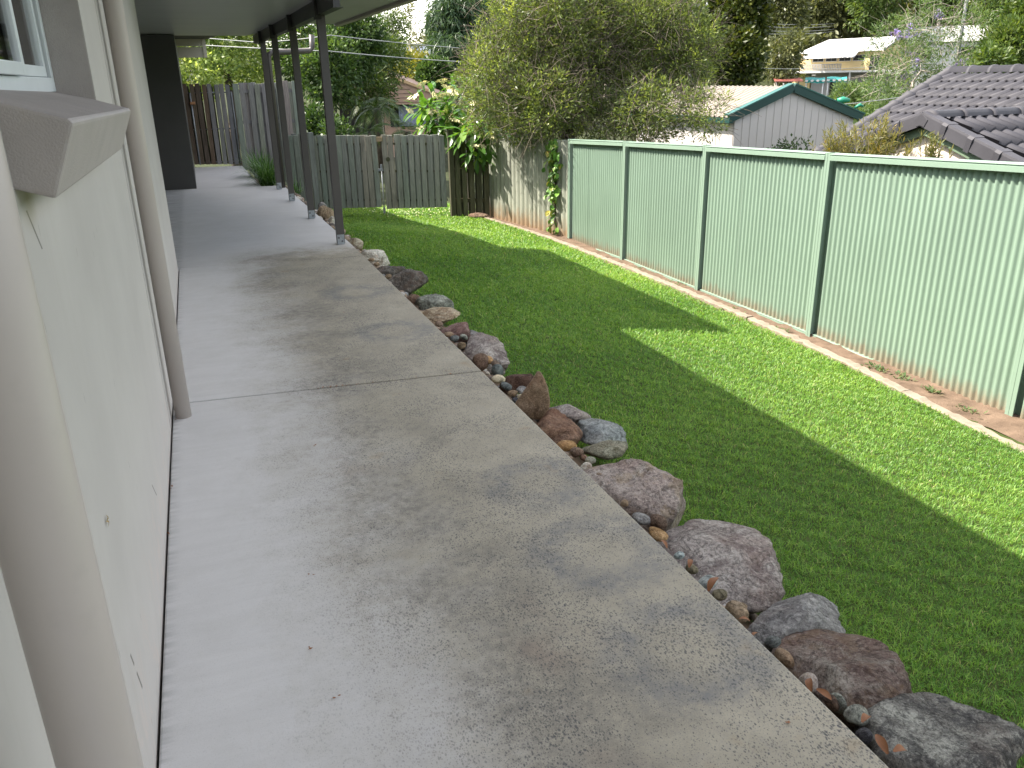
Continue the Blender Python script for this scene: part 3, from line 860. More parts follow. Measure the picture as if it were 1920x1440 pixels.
BOULDERS = [
  (1.775,1.284,-0.200, 0.254,0.105,0.128, 'lichen','b','large grey lichen speckled boulder lowest in the rock edging beside the slab'), # 0.16
  (1.701,1.614,-0.170, 0.190,0.151,0.112, 'redbrown','b','large red brown weathered boulder with a squared shoulder beside the lawn'), # 0.09
  (1.749,1.905,-0.200, 0.199,0.082,0.105, 'grey','b','grey cracked boulder just above the red brown one along the lawn'), # 0.1
  (1.775,2.337,-0.190, 0.276,0.219,0.090, 'pinkgrey','b','long flat pinkish grey boulder with bands lying along the slab edge'), # 0.04
  (1.717,3.001,-0.200, 0.221,0.207,0.150, 'pinkgrey2','b','bulky pinkish boulder with a yellow stained patch beside the path'), # 0.03
  (1.723,3.347,-0.130, 0.111,0.054,0.045, 'greenstone','b','oval mossy cream stone lying on top of the bulky pinkish boulder'), # 0.15
  (1.871,3.710,-0.220, 0.132,0.105,0.060, 'bluegrey','b','smooth blue grey pointed stone behind the oval mossy one'), # 0.08
  (1.803,3.988,-0.200, 0.110,0.104,0.075, 'pinkgrey','b','rough pale pinkish stone against the lawn behind the brown wedge'), # 0.03
  (1.599,3.700,-0.140, 0.121,0.114,0.083, 'rust','b','rust brown wedge stone with a curved hollow underside by the slab'), # 0.07
  (1.591,3.960,-0.060, 0.090,0.085,0.128, 'fin','f','upright brown fin shaped stone standing on its edge'), # 0.05
  (1.729,4.592,-0.200, 0.103,0.042,0.068, 'darkred','b','dark red rough stone left of the upright fin stone'), # 0.22
  (1.760,5.269,-0.240, 0.136,0.244,0.100, 'pinkgrey','b','lumpy mottled grey stone beside the joint end of the slab'), # 0.07
  (1.860,5.767,-0.280, 0.076,0.137,0.068, 'grey','b','pale grey stone half hidden behind the granular pink one'), # 0.08
  (1.703,5.738,-0.180, 0.114,0.091,0.068, 'pinkred','b','granular pink red stone with a rounded end next to grass'), # 0.06
  (1.679,6.187,-0.170, 0.152,0.143,0.053, 'tanwhite','b','tan and white streaked stone below the grey green pointed one'), # 0.05
  (1.778,6.734,-0.220, 0.152,0.087,0.090, 'greygreen','b','grey green pointed stone leaning against the tan streaked one'), # 0.06
  (1.621,6.810,-0.200, 0.091,0.052,0.060, 'brown','b','flat brown stone tucked under the dark boulder edge'), # 0.14
  (1.706,7.549,-0.220, 0.186,0.148,0.140, 'darkgrey','b','big dark grey brown boulder in the middle of the rock edging'), # 0.09
  (1.668,8.042,-0.170, 0.140,0.068,0.068, 'darkgrey','b','dark flat stone just behind the big dark grey brown boulder'), # 0.19
  (1.694,8.815,-0.200, 0.155,0.123,0.090, 'white','b','white topped boulder near the closest patio post'), # 0.04
  (1.618,9.639,-0.180, 0.096,0.090,0.090, 'tanwhite','b','pale beige stone right beside the base of the closest patio post'), # 0.06
  (1.70,10.6,-0.30, 0.032,0.030,0.060, 'white','b','small white stone behind the base of the closest patio post'), # 0.13
  (1.582,11.829,-0.140, 0.104,0.098,0.130, 'tan','b','orange tan stone between the two nearest patio posts'), # 0.16
  (1.635,11.424,-0.200, 0.067,0.063,0.083, 'white','b','pale stone half hidden by the closest patio post'), # 0.18
  (1.711,12.880,-0.160, 0.054,0.051,0.060, 'grey','b','small grey stone behind the orange tan one between the posts'), # 0.29
]
PEBBLES = [
  (1.519,5.700,-0.100, 0.016,0.057,0.023, 'brown'), # 0.47
  (1.510,5.415,-0.100, 0.037,0.041,0.019, 'tan'), # 0.06
  (1.522,5.304,-0.100, 0.038,0.043,0.021, 'slate'), # 0.07
  (1.589,5.309,-0.100, 0.025,0.053,0.019, 'greygreen'), # 0.06
  (1.514,5.132,-0.100, 0.036,0.017,0.025, 'tan'), # 0.08
  (1.521,4.743,-0.100, 0.063,0.059,0.061, 'brown'), # 0.05
  (1.586,4.762,-0.100, 0.033,0.060,0.023, 'orange'), # 0.07
  (1.602,4.668,-0.100, 0.028,0.051,0.021, 'brown'), # 0.07
  (1.576,4.557,-0.100, 0.044,0.042,0.044, 'slate'), # 0.05
  (1.528,4.398,-0.100, 0.045,0.050,0.026, 'cream'), # 0.08
  (1.499,4.530,-0.100, 0.015,0.026,0.011, 'white'), # 0.07
  (1.531,4.271,-0.100, 0.033,0.060,0.024, 'slate'), # 0.07
  (1.524,4.140,-0.100, 0.036,0.034,0.016, 'tan'), # 0.02
  (1.541,4.060,-0.100, 0.024,0.043,0.018, 'cream'), # 0.06
  (1.498,4.033,-0.100, 0.019,0.033,0.015, 'dark'), # 0.06
  (1.591,4.168,-0.100, 0.034,0.062,0.024, 'grey'), # 0.08
  (1.512,3.358,-0.100, 0.053,0.049,0.027, 'orange'), # 0.02
  (1.529,3.270,-0.100, 0.033,0.050,0.026, 'brown'), # 0.07
  (1.536,3.206,-0.100, 0.019,0.029,0.014, 'rust'), # 0.06
  (1.552,3.168,-0.100, 0.027,0.030,0.016, 'greengrey2'), # 0.06
  (1.497,3.101,-0.100, 0.030,0.024,0.031, 'white'), # 0.05
  (1.504,2.984,-0.100, 0.031,0.025,0.029, 'brown'), # 0.07
  (1.503,2.734,-0.100, 0.019,0.015,0.019, 'tan'), # 0.05
  (1.507,2.593,-0.100, 0.035,0.053,0.019, 'grey'), # 0.04
  (1.560,2.548,-0.100, 0.035,0.054,0.032, 'brown'), # 0.06
  (1.510,2.465,-0.100, 0.036,0.055,0.021, 'orange'), # 0.07
  (1.504,2.296,-0.100, 0.022,0.020,0.014, 'blue'), # 0.06
  (1.500,2.199,-0.100, 0.022,0.029,0.017, 'olive'), # 0.06
  (1.507,2.109,-0.100, 0.036,0.034,0.023, 'blue'), # 0.04
  (1.504,2.025,-0.100, 0.028,0.026,0.018, 'olive'), # 0.06
  (1.499,1.921,-0.100, 0.038,0.049,0.033, 'tan'), # 0.05
  (1.536,1.940,-0.100, 0.021,0.016,0.011, 'tan'), # 0.07
  (1.505,1.821,-0.100, 0.017,0.016,0.012, 'grey'), # 0.07
  (1.515,1.747,-0.100, 0.030,0.024,0.019, 'slate'), # 0.06
  (1.497,1.665,-0.100, 0.009,0.042,0.028, 'tan'), # 0.2
  (1.493,1.548,-0.100, 0.033,0.027,0.034, 'pinkgrey2'), # 0.03
  (1.502,1.459,-0.100, 0.011,0.030,0.023, 'brown'), # 0.14
  (1.516,1.451,-0.100, 0.014,0.038,0.030, 'greygreen'), # 0.1
  (1.531,1.389,-0.100, 0.041,0.032,0.029, 'greygreen'), # 0.06
  (1.495,1.322,-0.100, 0.025,0.020,0.026, 'dark'), # 0.03
  (1.521,8.003,-0.100, 0.033,0.026,0.022, 'tan'), # 0.07
  (1.510,7.428,-0.100, 0.038,0.026,0.024, 'tan'), # 0.08
  (1.514,8.233,-0.100, 0.033,0.027,0.023, 'tan'), # 0.08
]
CROWNS = {
  'bottlebrush': [(4.96,13.64,1.57,0.84,0.82,0.99), (5.88,13.66,2.48,1.24,1.08,1.15), (7.34,13.30,2.34,1.13,1.01,1.13), (7.74,12.75,1.90,0.82,0.75,0.84), (6.85,11.97,1.14,0.63,0.52,0.51), (7.48,11.57,1.00,0.54,0.42,0.40), (5.41,12.88,1.24,0.82,0.64,0.61), (6.16,13.29,1.81,0.84,0.86,1.07)],
  'frangipani': [(4.54,16.28,0.99,0.50,0.40,0.39), (5.09,15.92,1.15,0.44,0.41,0.46), (4.88,14.86,0.58,0.42,0.34,0.34)],
  'bright_tree': [(0.81,28.68,2.98,1.14,1.23,1.59), (2.07,29.24,2.69,0.85,1.05,1.49), (0.63,27.19,1.93,0.78,0.67,0.71)],
  'dark_tree': [(4.45,24.93,2.62,0.98,0.91,1.05), (3.67,23.77,1.85,0.86,0.81,0.93), (3.02,22.96,0.65,0.42,0.42,0.51), (3.36,26.41,2.47,0.78,0.81,1.02)],
  'feather_tree': [(5.97,28.79,2.29,1.15,0.91,0.88), (5.37,27.47,1.28,0.85,0.71,0.72), (6.90,31.09,3.22,0.66,0.64,0.76)],
  'palm_base': [(5.12,25.15,0.93,0.24,0.44,0.74)],
  'cycads': [(4.68,23.96,0.40,0.38,0.32,0.34), (5.61,23.64,0.45,0.45,0.35,0.34)],
  'droop_tree': [(15.5,50.3,4.8,1.85,1.73,1.80), (16.91,52.47,6.15,1.63,1.62,1.96), (14.3,48.4,3.3,1.1,0.95,0.90)],
  'sparse_gum': [(16.34,66.34,6.18,1.11,1.05,1.21), (16.54,65.51,4.28,1.01,1.00,1.21)],
  'yellow_shrub': [(10.21,46.57,2.31,1.01,0.78,0.72), (11.13,43.86,2.06,0.82,0.71,0.75), (9.68,41.95,1.63,1.18,0.76,0.52)],
  'dark_bush': [(10.90,39.29,1.78,0.87,0.73,0.74)],
  'dense_tree': [(26.79,39.01,4.28,1.78,1.73,2.06), (25.99,37.35,2.24,1.34,1.25,1.45), (26.28,40.47,4.63,1.40,1.33,1.54)],
  'gum_a': [(47.27,62.12,6.92,2.00,2.30,3.11), (45.55,58.97,3.12,1.29,1.55,2.16)],
  'gum_b': [(59.64,71.87,8.51,2.35,2.59,3.40)],
  'jacaranda': [(27.20,27.79,2.18,1.51,1.41,1.62), (29.44,28.56,3.32,1.55,1.30,1.33), (28.33,25.94,1.44,1.15,1.08,1.25), (24.91,25.89,1.01,1.11,1.00,1.11), (30.29,27.08,3.23,1.19,1.02,1.08)],
  'right_shrub': [(28.62,23.92,2.33,1.18,0.97,0.98), (26.89,23.23,1.87,0.76,0.55,0.47), (30.39,24.82,3.38,1.11,1.00,1.11)],
  'mid_shrub': [(27.17,30.44,0.23,1.18,0.93,0.88), (28.10,28.89,0.08,1.14,0.87,0.80), (22.40,25.29,0.05,0.39,0.35,0.39)],
  'grev_a': [(6.55,7.43,0.88,0.29,0.22,0.19), (6.73,7.05,0.95,0.31,0.25,0.24), (6.75,6.67,0.87,0.20,0.16,0.15)],
  'grev_b': [(6.44,6.04,1.00,0.17,0.16,0.19)],
  'hedge': [(9.57,11.94,0.41,0.41,0.24,0.13)],
  'bushes_behind_gate': [(3.17,20.05,0.61,0.56,0.38,0.29), (4.44,19.55,0.53,0.56,0.35,0.23)],
  'right_gum': [(60.53,65.74,8.23,2.69,2.76,3.43), (69.26,66.30,9.09,3.82,3.21,3.31), (67.23,57.43,7.80,2.97,2.67,2.97)],
}

# ================================================================== ROCK EDGING
def ico(sub):
    bm = bmesh.new(); bmesh.ops.create_icosphere(bm, subdivisions=sub, radius=1.0)
    bm.verts.ensure_lookup_table()
    V = np.array([v.co[:] for v in bm.verts]); Fc = np.array([[v.index for v in f.verts] for f in bm.faces]); bm.free()
    return V, Fc
ICO = {2: ico(2), 3: ico(3), 4: ico(4), 5: ico(5)}
def fbm(P, seed, octs=4, f0=1.0):
    """cheap smooth value noise from summed sines"""
    rr = np.random.default_rng(seed); out = np.zeros(len(P)); amp = 1.0; f = f0
    for o in range(octs):
        for k in range(3):
            d = rr.normal(size=3); d /= np.linalg.norm(d)
            out += amp/3*np.sin(f*2.2*(P @ d)*(1+0.3*k) + rr.uniform(0, 6.28))
        amp *= 0.55; f *= 2.05
    return out
def rock(name, c, a, mat, seed, sub=4, facets=11, rough=0.05, rz=0.0, sharp=0.12):
    rr = np.random.default_rng(seed)
    D, Fc = ICO[sub]
    N = rr.normal(size=(facets, 3)); N /= np.linalg.norm(N, axis=1)[:, None]
    h = rr.uniform(0.52, 0.92, facets)
    N2 = rr.normal(size=(26, 3)); N2 /= np.linalg.norm(N2, axis=1)[:, None]
    N = np.vstack([N, N2]); h = np.concatenate([h, rr.uniform(0.90, 1.06, 26)])
    dots = D @ N.T
    with np.errstate(divide='ignore'):
        rad = np.where(dots > 0.05, h[None, :]/np.maximum(dots, 0.05), 9.0)
    # soft minimum keeps edges a little rounded
    k = sharp
    rad = -k*np.log(np.exp(-np.minimum(rad, 1.25)/k).sum(1) + np.exp(-1.12/k))
    rad = rad/ (np.percentile(rad, 80))
    P = D*rad[:, None]
    q = fbm(P, seed+1, 5, 1.5)
    P *= (1 + rough*0.55*q - rough*0.5*np.abs(fbm(P, seed+9, 4, 3.0)))[:, None]
    P += D*(rough*0.35*fbm(P, seed+2, 3, 7.0))[:, None]
    P = P*np.array(a)
    cs, sn = math.cos(rz), math.sin(rz)
    P = P @ np.array([[cs, sn, 0], [-sn, cs, 0], [0, 0, 1]])
    o = np_mesh(name, P, Fc, mat, smooth=True)
    o.location = c
    return o

RS = {
 'lichen': stone('stone_lichen', (0.06,0.055,0.055), (0.16,0.15,0.145), (0.33,0.32,0.30), (0.05,0.048,0.048), 0.7, 8),
 'redbrown': stone('stone_redbrown', (0.085,0.05,0.045), (0.155,0.11,0.10), (0.25,0.22,0.20), (0.20,0.13,0.075), 0.45, 7),
 'grey': stone('stone_grey', (0.12,0.11,0.115), (0.23,0.22,0.225), (0.35,0.335,0.34), (0.13,0.115,0.115), 0.4, 7),
 'pinkgrey': stone('stone_pinkgrey', (0.15,0.12,0.115), (0.27,0.23,0.225), (0.42,0.38,0.37), (0.16,0.115,0.11), 0.5, 7),
 'pinkgrey2': stone('stone_pink', (0.16,0.115,0.105), (0.29,0.235,0.225), (0.40,0.35,0.33), (0.33,0.24,0.13), 0.4, 6),
 'greenstone': stone('stone_mossy', (0.09,0.085,0.06), (0.24,0.23,0.18), (0.46,0.44,0.37), (0.11,0.10,0.05), 0.5, 12),
 'bluegrey': stone('stone_bluegrey', (0.12,0.13,0.14), (0.22,0.235,0.25), (0.36,0.375,0.385), None, 0, 7),
 'rust': stone('stone_rust', (0.11,0.06,0.042), (0.21,0.115,0.08), (0.30,0.19,0.14), (0.14,0.10,0.085), 0.35, 9),
 'fin': stone('stone_fin', (0.20,0.125,0.085), (0.30,0.20,0.14), (0.40,0.285,0.215), None, 0, 14),
 'darkred': stone('stone_darkred', (0.045,0.025,0.022), (0.10,0.055,0.045), (0.19,0.12,0.10), None, 0, 10),
 'pinkred': stone('stone_pinkred', (0.11,0.06,0.055), (0.21,0.12,0.11), (0.34,0.24,0.23), None, 0, 12),
 'tanwhite': stone('stone_tanwhite', (0.22,0.15,0.09), (0.38,0.30,0.22), (0.56,0.52,0.45), (0.20,0.11,0.06), 0.5, 6),
 'greygreen': stone('stone_greygreen', (0.10,0.105,0.095), (0.20,0.205,0.185), (0.36,0.36,0.33), (0.09,0.075,0.06), 0.5, 6),
 'brown': stone('stone_brown', (0.08,0.05,0.038), (0.165,0.11,0.085), (0.26,0.19,0.15), None, 0, 7),
 'darkgrey': stone('stone_darkgrey', (0.055,0.05,0.048), (0.12,0.11,0.105), (0.24,0.215,0.20), (0.15,0.095,0.065), 0.45, 6),
 'white': stone('stone_white', (0.34,0.25,0.19), (0.54,0.50,0.46), (0.70,0.68,0.65), (0.36,0.22,0.14), 0.35, 5),
 'tan': stone('stone_tan', (0.18,0.12,0.075), (0.28,0.20,0.14), (0.38,0.29,0.22), None, 0, 6),
 'slate': stone('stone_slate', (0.07,0.08,0.085), (0.12,0.135,0.14), (0.19,0.205,0.21), None, 0, 6),
 'orange': stone('stone_orange', (0.25,0.13,0.05), (0.36,0.21,0.10), (0.45,0.30,0.18), None, 0, 6),
 'cream': stone('stone_cream', (0.36,0.28,0.19), (0.50,0.42,0.31), (0.60,0.54,0.44), None, 0, 6),
 'dark': stone('stone_dark', (0.035,0.035,0.045), (0.07,0.07,0.085), (0.14,0.14,0.16), None, 0, 8),
 'greengrey2': stone('stone_palegreen', (0.22,0.22,0.18), (0.33,0.33,0.28), (0.44,0.44,0.38), None, 0, 8),
 'blue': stone('stone_blue', (0.24,0.29,0.31), (0.36,0.41,0.43), (0.50,0.54,0.55), None, 0, 6),
 'olive': stone('stone_olive', (0.10,0.085,0.055), (0.165,0.14,0.095), (0.24,0.21,0.155), None, 0, 8),
}
SHORT = ['the lichen speckled boulder', 'the large red brown boulder', 'the grey cracked boulder', 'the long flat pinkish boulder', 'the bulky pinkish boulder',
 'the oval mossy stone', 'the blue grey pointed stone', 'the rough pale pinkish stone', 'the rust brown wedge stone', 'the upright fin stone', 'the dark red rough stone',
 'the lumpy mottled stone', 'the pale grey half hidden stone', 'the granular pink stone', 'the tan streaked stone', 'the grey green pointed stone', 'the flat brown stone',
 'the big dark boulder', 'the dark flat stone', 'the white topped boulder', 'the pale beige stone', 'the small white stone', 'the orange tan stone', 'the pale post side stone', 'the small grey stone']
for i, (x, y, z, a, b_, c_, col, kind, lab) in enumerate(BOULDERS):
    x -= 0.05 if a > 0.15 else 0.02
    a *= 1.25; b_ *= 1.42; c_ *= 1.16; z -= 0.025
    if kind == 'f':
        out = [(-0.115,-0.12),(-0.10,-0.03),(-0.055,0.035),(-0.01,0.10),(0.03,0.165),(0.045,0.16),(0.065,0.125),(0.085,0.06),(0.095,-0.01),(0.085,-0.12)]
        u = Vector((0.93,-0.36,0)); nn = Vector((-0.36,-0.93,0.12))
        D, Fc = ICO[4]
        P = []
        for d in D:
            an = math.atan2(d[2], d[0]); flat = math.hypot(d[0], d[2])
            # radius of the outline in this direction (ray casting against the polygon)
            best = 0.08
            for k in range(len(out)):
                p, q = out[k], out[(k+1) % len(out)]
                ex, ez = q[0]-p[0], q[1]-p[1]; cx_, sx_ = math.cos(an), math.sin(an)
                den = cx_*ez - sx_*ex
                if abs(den) < 1e-9: continue
                t = (p[0]*ez - p[1]*ex)/den; s_ = (p[0]*sx_ - p[1]*cx_)/den
                if t > 0 and 0 <= s_ <= 1: best = t
            rr_ = best*min(1, flat**0.45*1.02)
            P.append(u*(math.cos(an)*rr_) + Vector((0,0,1))*(math.sin(an)*rr_) + nn*(0.030*math.copysign(abs(d[1])**0.6, -d[1])))
        P = np.array([p[:] for p in P]); P *= (1 + 0.035*fbm(P*9, 5, 4))[:, None]
        o = np_mesh('boulder', P, Fc, RS['fin'], smooth=True); o.location = (x, y, z)
    else:
        big = max(a, b_) > 0.15
        o = rock('boulder', (x, y, z), (a, b_, c_), RS[col], 40+i*7, 5 if big else 4, 9 if big else 8, 0.075 if big else 0.07, 0.0, 0.018 if col in ('redbrown','grey','greygreen','rust','darkgrey','darkred') else 0.03)
    tag(o, lab, 'rock', 'boulders along the slab edge')
tag(rock('boulder', (4.80,14.74,-0.83), (0.24,0.10,0.075), RS['brown'], 777, 4, 9, 0.07, -0.5, 0.03), 'flat brown rock at the foot of the dark shaded paling fence', 'rock')
seen = {}
COLN = {'brown':'brown','tan':'tan','slate':'dark slate','greygreen':'grey green','orange':'orange brown','cream':'cream','white':'white','dark':'blackish','grey':'grey','rust':'rusty red','greengrey2':'pale greenish','blue':'bluish white','olive':'olive brown','pinkgrey2':'pinkish'}
for i, (x, y, z, a, b_, c_, col) in enumerate(PEBBLES):
    ax = max(a, b_/2.0, 0.012); by = max(b_, a/2.0, 0.012)
    o = rock('pebble', (x, y, z-0.008), (ax, by, max(c_, min(ax, by)*0.55)), RS[col], 400+i*3, 3, 7 if col in ('slate','greygreen','dark') else 5, 0.03, 0.0, 0.16)
    ds_ = sorted((math.hypot(x-q[0], y-q[1]), k) for k, q in enumerate(BOULDERS))
    size = 'small' if max(ax, by) < 0.03 else ('large' if max(ax, by) > 0.055 else 'mid sized')
    shape = 'long' if max(ax, by) > 1.7*min(ax, by) else 'rounded'
    lab = '%s %s %s pebble beside %s' % (size, shape, COLN[col], SHORT[ds_[0][1]])
    if lab in seen: lab = '%s %s %s pebble between %s and %s' % (size, shape, COLN[col], SHORT[ds_[0][1]].replace('the ', '', 1), SHORT[ds_[1][1]].replace('the ', '', 1))
    seen[lab] = 1
    tag(o, lab, 'pebble', 'pebbles along the slab edge')
# small filler stones and rubble nobody could count
V = []; Fs = []; vals = []
D2, F2 = ICO[2]
rr = np.random.default_rng(11)
n0 = 0
for i in range(560):
    y = rr.uniform(0.2, 15.5); t = rr.uniform(0.02, 0.62)
    x = 1.42 + 0.62*t - 0.12*sm((y-8.7)/5.7)
    z = lerp(-0.155, lawn_z(x, y)-0.03, sm((x-1.40)/0.46))
    s = rr.uniform(0.010, 0.032) * (1.5 if y > 9 else 1.0)
    P = D2*np.array([s*rr.uniform(0.8,1.5), s*rr.uniform(0.8,1.5), s*rr.uniform(0.6,0.9)])
    P = P*(1+0.1*fbm(D2*1.5, i, 2))[:, None] + np.array([x, y, z+s*0.3])
    V.append(P); Fs.append(F2+n0); n0 += len(P); vals.append(np.full(len(F2), rr.uniform()))
gm = leaf('rubble', [(0.0,(0.07,0.06,0.055)),(0.3,(0.19,0.145,0.11)),(0.6,(0.27,0.20,0.145)),(0.8,(0.22,0.22,0.22)),(1.0,(0.44,0.40,0.35))], 0.0, 0.85, 0.2)
tag(np_mesh('gravel', np.vstack(V), np.vstack(Fs), gm, np.concatenate(vals), smooth=True), kind='stuff')

# dry leaves caught between the rocks
lm = MB(); 
def leaf_shape(L, W, curl):
    vs = []; fs = []
    for i in range(6):
        t = i/5; wv = W*math.sin(math.pi*(0.06+0.9*t))**0.8; zc = curl*math.sin(t*3.0)
        vs += [(t*L-L/2, -wv, zc+0.35*wv), (t*L-L/2, 0, zc), (t*L-L/2, wv, zc+0.35*wv)]
    for i in range(5):
        a = i*3; fs += [(a, a+3, a+4, a+1), (a+1, a+4, a+5, a+2)]
    return vs, fs
LV, LF = leaf_shape(0.052, 0.011, 0.010)
LEAVES = [(1.47,2.02,-0.055,0.5,1.35),(1.45,2.32,-0.06,1.7,0.8),(1.47,2.17,-0.06,0.9,0.9),(1.44,1.74,-0.06,0.2,0.8),(1.455,1.50,-0.065,1.0,1.0),(1.47,1.46,-0.07,2.2,0.9),(1.50,1.33,-0.06,0.4,1.0),(1.475,1.245,-0.06,1.4,1.1),(1.50,1.21,-0.06,0.1,1.0),(1.455,1.82,-0.06,2.6,0.7)]
LNEAR = ['below the long flat pinkish boulder', 'against the long flat pinkish boulder, uppermost of its kind', 'halfway along the long flat pinkish boulder', 'under the grey cracked boulder by the slab', 'in front of the red brown boulder', 'beside the red brown boulder over dark gaps', 'between red brown and lichen boulders', 'by the lichen boulder and blackish pebble', 'in front of the lichen boulder near the slab', 'below the grey cracked boulder, deep in the gap']
first = None
for k, (x, y, z, an, s) in enumerate(LEAVES):
    if first is None:
        m = MB(); m.add(LV, LF, True); o = m.build('dry_leaf', M['dry_leaf']); first = o
    else:
        o = first.copy(); scene.collection.objects.link(o)
    o.location = (x, y, z); o.rotation_euler = (random.uniform(-0.5,0.5), random.uniform(-0.4,0.4), an); o.scale = (s, s, s)
    tag(o, 'rust red dry leaf ' + LNEAR[k], 'leaf', 'dry leaves caught among the rocks')

# ================================================================== GRASS
def make_grass():
    rr = np.random.default_rng(21)
    P = []
    for (y0, y1) in [(-2.0,0.8)] + [(0.8+0.4*i, 1.2+0.4*i) for i in range(40)]:
        d = max(1.6, math.hypot(3.4, (y0+y1)/2, 2.0) - 0.9)
        den = 34000*(2.6/d)**1.45 if y0 > 0.5 else 1500
        den = max(den, 3000) if y0 > 0.5 else den
        n = int(den*3.2*(y1-y0))
        x = rr.uniform(1.74, 5.24, n); y = rr.uniform(y0, y1, n)
        P.append(np.stack([x, y, np.full(n, d)], 1))
    P = np.vstack(P)
    ex = np.array([edge_x(v) for v in np.linspace(-2.5, 17.3, 400)])
    xe = np.interp(P[:,1], np.linspace(-2.5, 17.3, 400), ex)
    jag = 0.03*np.sin(P[:,1]*9)+0.02*np.sin(P[:,1]*23+1)
    back = np.where(P[:,1] > 15.4, 1.0, 0)   # beyond the gate line
    keep = (P[:,0] < xe - 0.035 + 0.6*jag) & (P[:,0] > 1.80 + jag - 0.12*np.clip((P[:,1]-8.7)/5.7, 0, 1)) & (P[:,1] < 16.9)
    P = P[keep]
    n = len(P); x, y, d = P.T
    h0 = -0.42 - (x-2.0)*0.137
    t = np.clip((y-11.5)/4.0, 0, 1); t = t*t*(3-2*t)
    z = h0*(1-t) + (-0.80-0.02*(x-2))*t
    Q = np.stack([x, y, 0*x], 1)
    patch = fbm(Q*0.9, 3, 4) * 0.75 + fbm(Q*5.0, 4, 3)*0.35
    clump = fbm(Q*16, 5, 2)
    H = rr.uniform(0.012, 0.031, n) * (1 + 0.35*clump + 0.2*patch) * np.clip(d/5.0, 0.95, 1.5)
    W = np.maximum(0.0027, 0.00072*d) * rr.uniform(0.7, 1.4, n)
    az = rr.uniform(0, 2*np.pi, n) + 0.8*fbm(Q*7, 9, 2)
    ln = H*rr.uniform(0.35, 1.5, n)
    dx, dy = np.cos(az), np.sin(az)
    base = np.stack([x, y, z-0.004], 1)
    mid = base + np.stack([dx*ln*0.42, dy*ln*0.42, H*0.62+0.004], 1)
    tip = base + np.stack([dx*ln, dy*ln, H*rr.uniform(0.7, 1.0, n)+0.004], 1)
    side = np.stack([-dy, dx, rr.uniform(-0.5, 0.5, n)], 1)*(W*0.5)[:, None]
    V = np.empty((n*4, 3)); V[0::4] = base; V[1::4] = mid - side; V[2::4] = tip; V[3::4] = mid + side
    Fq = np.arange(n*4).reshape(n, 4)
    v = 0.49 + 0.15*patch + 0.11*clump + rr.normal(0, 0.15, n)
    v = np.where(rr.uniform(size=n) < 0.025, rr.uniform(0.9, 1.0, n), np.clip(v, 0.0, 0.86))
    mat = leaf('grass_blades', [(0.0,(0.030,0.100,0.016)),(0.35,(0.085,0.215,0.028)),(0.6,(0.165,0.32,0.045)),(0.85,(0.28,0.42,0.08)),(1.0,(0.42,0.38,0.18))], 0.42, 0.45, 0.4)
    return np_mesh('grass', V, Fq, mat, v)
tag(make_grass(), kind='stuff')
# crumbs of dry leaf on the slabs, in the joint and at the pipe foot
V = []; rq = np.random.default_rng(33)
for (cx, cy) in [(0.17,2.52),(0.10,2.12),(0.16,1.88),(0.14,1.44)] + [(x_, 4.438-0.09*(x_+0.303)) for x_ in (0.46,0.48,0.51,0.53,0.55,0.58,0.62,0.67,0.75,1.0,1.2)] + [(-0.285,4.25),(-0.28,4.30),(-0.29,4.20),(-0.29,3.4),(-0.295,3.0),(0.32,3.6),(0.85,5.9),(0.42,6.3),(1.25,1.35)]:
    for q in range(2):
        p = np.array([cx+rq.normal(0,0.006), cy+rq.normal(0,0.005), 0.003+0.003*q]); an = rq.uniform(0, 6.28); L = rq.uniform(0.008,0.018)
        d = np.array([math.cos(an)*L, math.sin(an)*L, 0.002]); s_ = np.array([-math.sin(an), math.cos(an), 0])*L*0.3
        V += [p, p+d*0.5-s_, p+d, p+d*0.5+s_]
tag(np_mesh('leaf_litter', V, np.arange(len(V)).reshape(-1,4), M['dry_leaf']), kind='stuff')
m = MB()  # tan star-shaped speck on the house wall
for k in range(5):
    an = 2*math.pi*k/5+0.3; m.add([(-0.3085,1.855,0.675), (-0.304,1.855+0.009*math.cos(an-0.35),0.675+0.009*math.sin(an-0.35)), (-0.307,1.855+0.017*math.cos(an),0.675+0.017*math.sin(an)), (-0.304,1.855+0.009*math.cos(an+0.35),0.675+0.009*math.sin(an+0.35))], [(0,1,2,3)])
tag(m.build('wall_speck', paint('tan_speck', (0.30,0.21,0.09), 0.8, 0.2, 90)), 'tiny tan star shaped speck stuck on the house wall above the path', 'speck')
# weeds on the dirt strip
V = []; vals = []
rr = np.random.default_rng(5)
for (cx, cy, cn, sp) in [(5.33,5.25,70,0.07),(5.36,4.95,60,0.06),(5.34,4.65,60,0.05),(5.3,6.5,40,0.05),(5.34,8.7,60,0.12),(5.33,9.6,50,0.1),(5.3,7.4,40,0.08),(5.28,3.6,60,0.08),(5.36,3.3,50,0.05),(5.25,4.2,40,0.06),(5.35,2.9,60,0.08)]:
    for i in range(cn):
        p = np.array([cx+rr.normal(0,sp*0.5), cy+rr.normal(0,sp), lawn_z(5.2,cy)+0.015])
        an = rr.uniform(0, 6.28); L = rr.uniform(0.015,0.05); d = np.array([math.cos(an)*L, math.sin(an)*L, rr.uniform(0.2,0.9)*L]); s = np.array([-math.sin(an), math.cos(an), 0])*L*0.22
        V += [p, p+d*0.5-s, p+d, p+d*0.5+s]; vals.append(rr.uniform())
wm = leaf('weed_leaves', [(0.0,(0.05,0.10,0.03)),(0.5,(0.10,0.15,0.06)),(1.0,(0.17,0.17,0.08))])
tag(np_mesh('weeds', V, np.arange(len(V)).reshape(-1,4), wm, vals), kind='stuff')
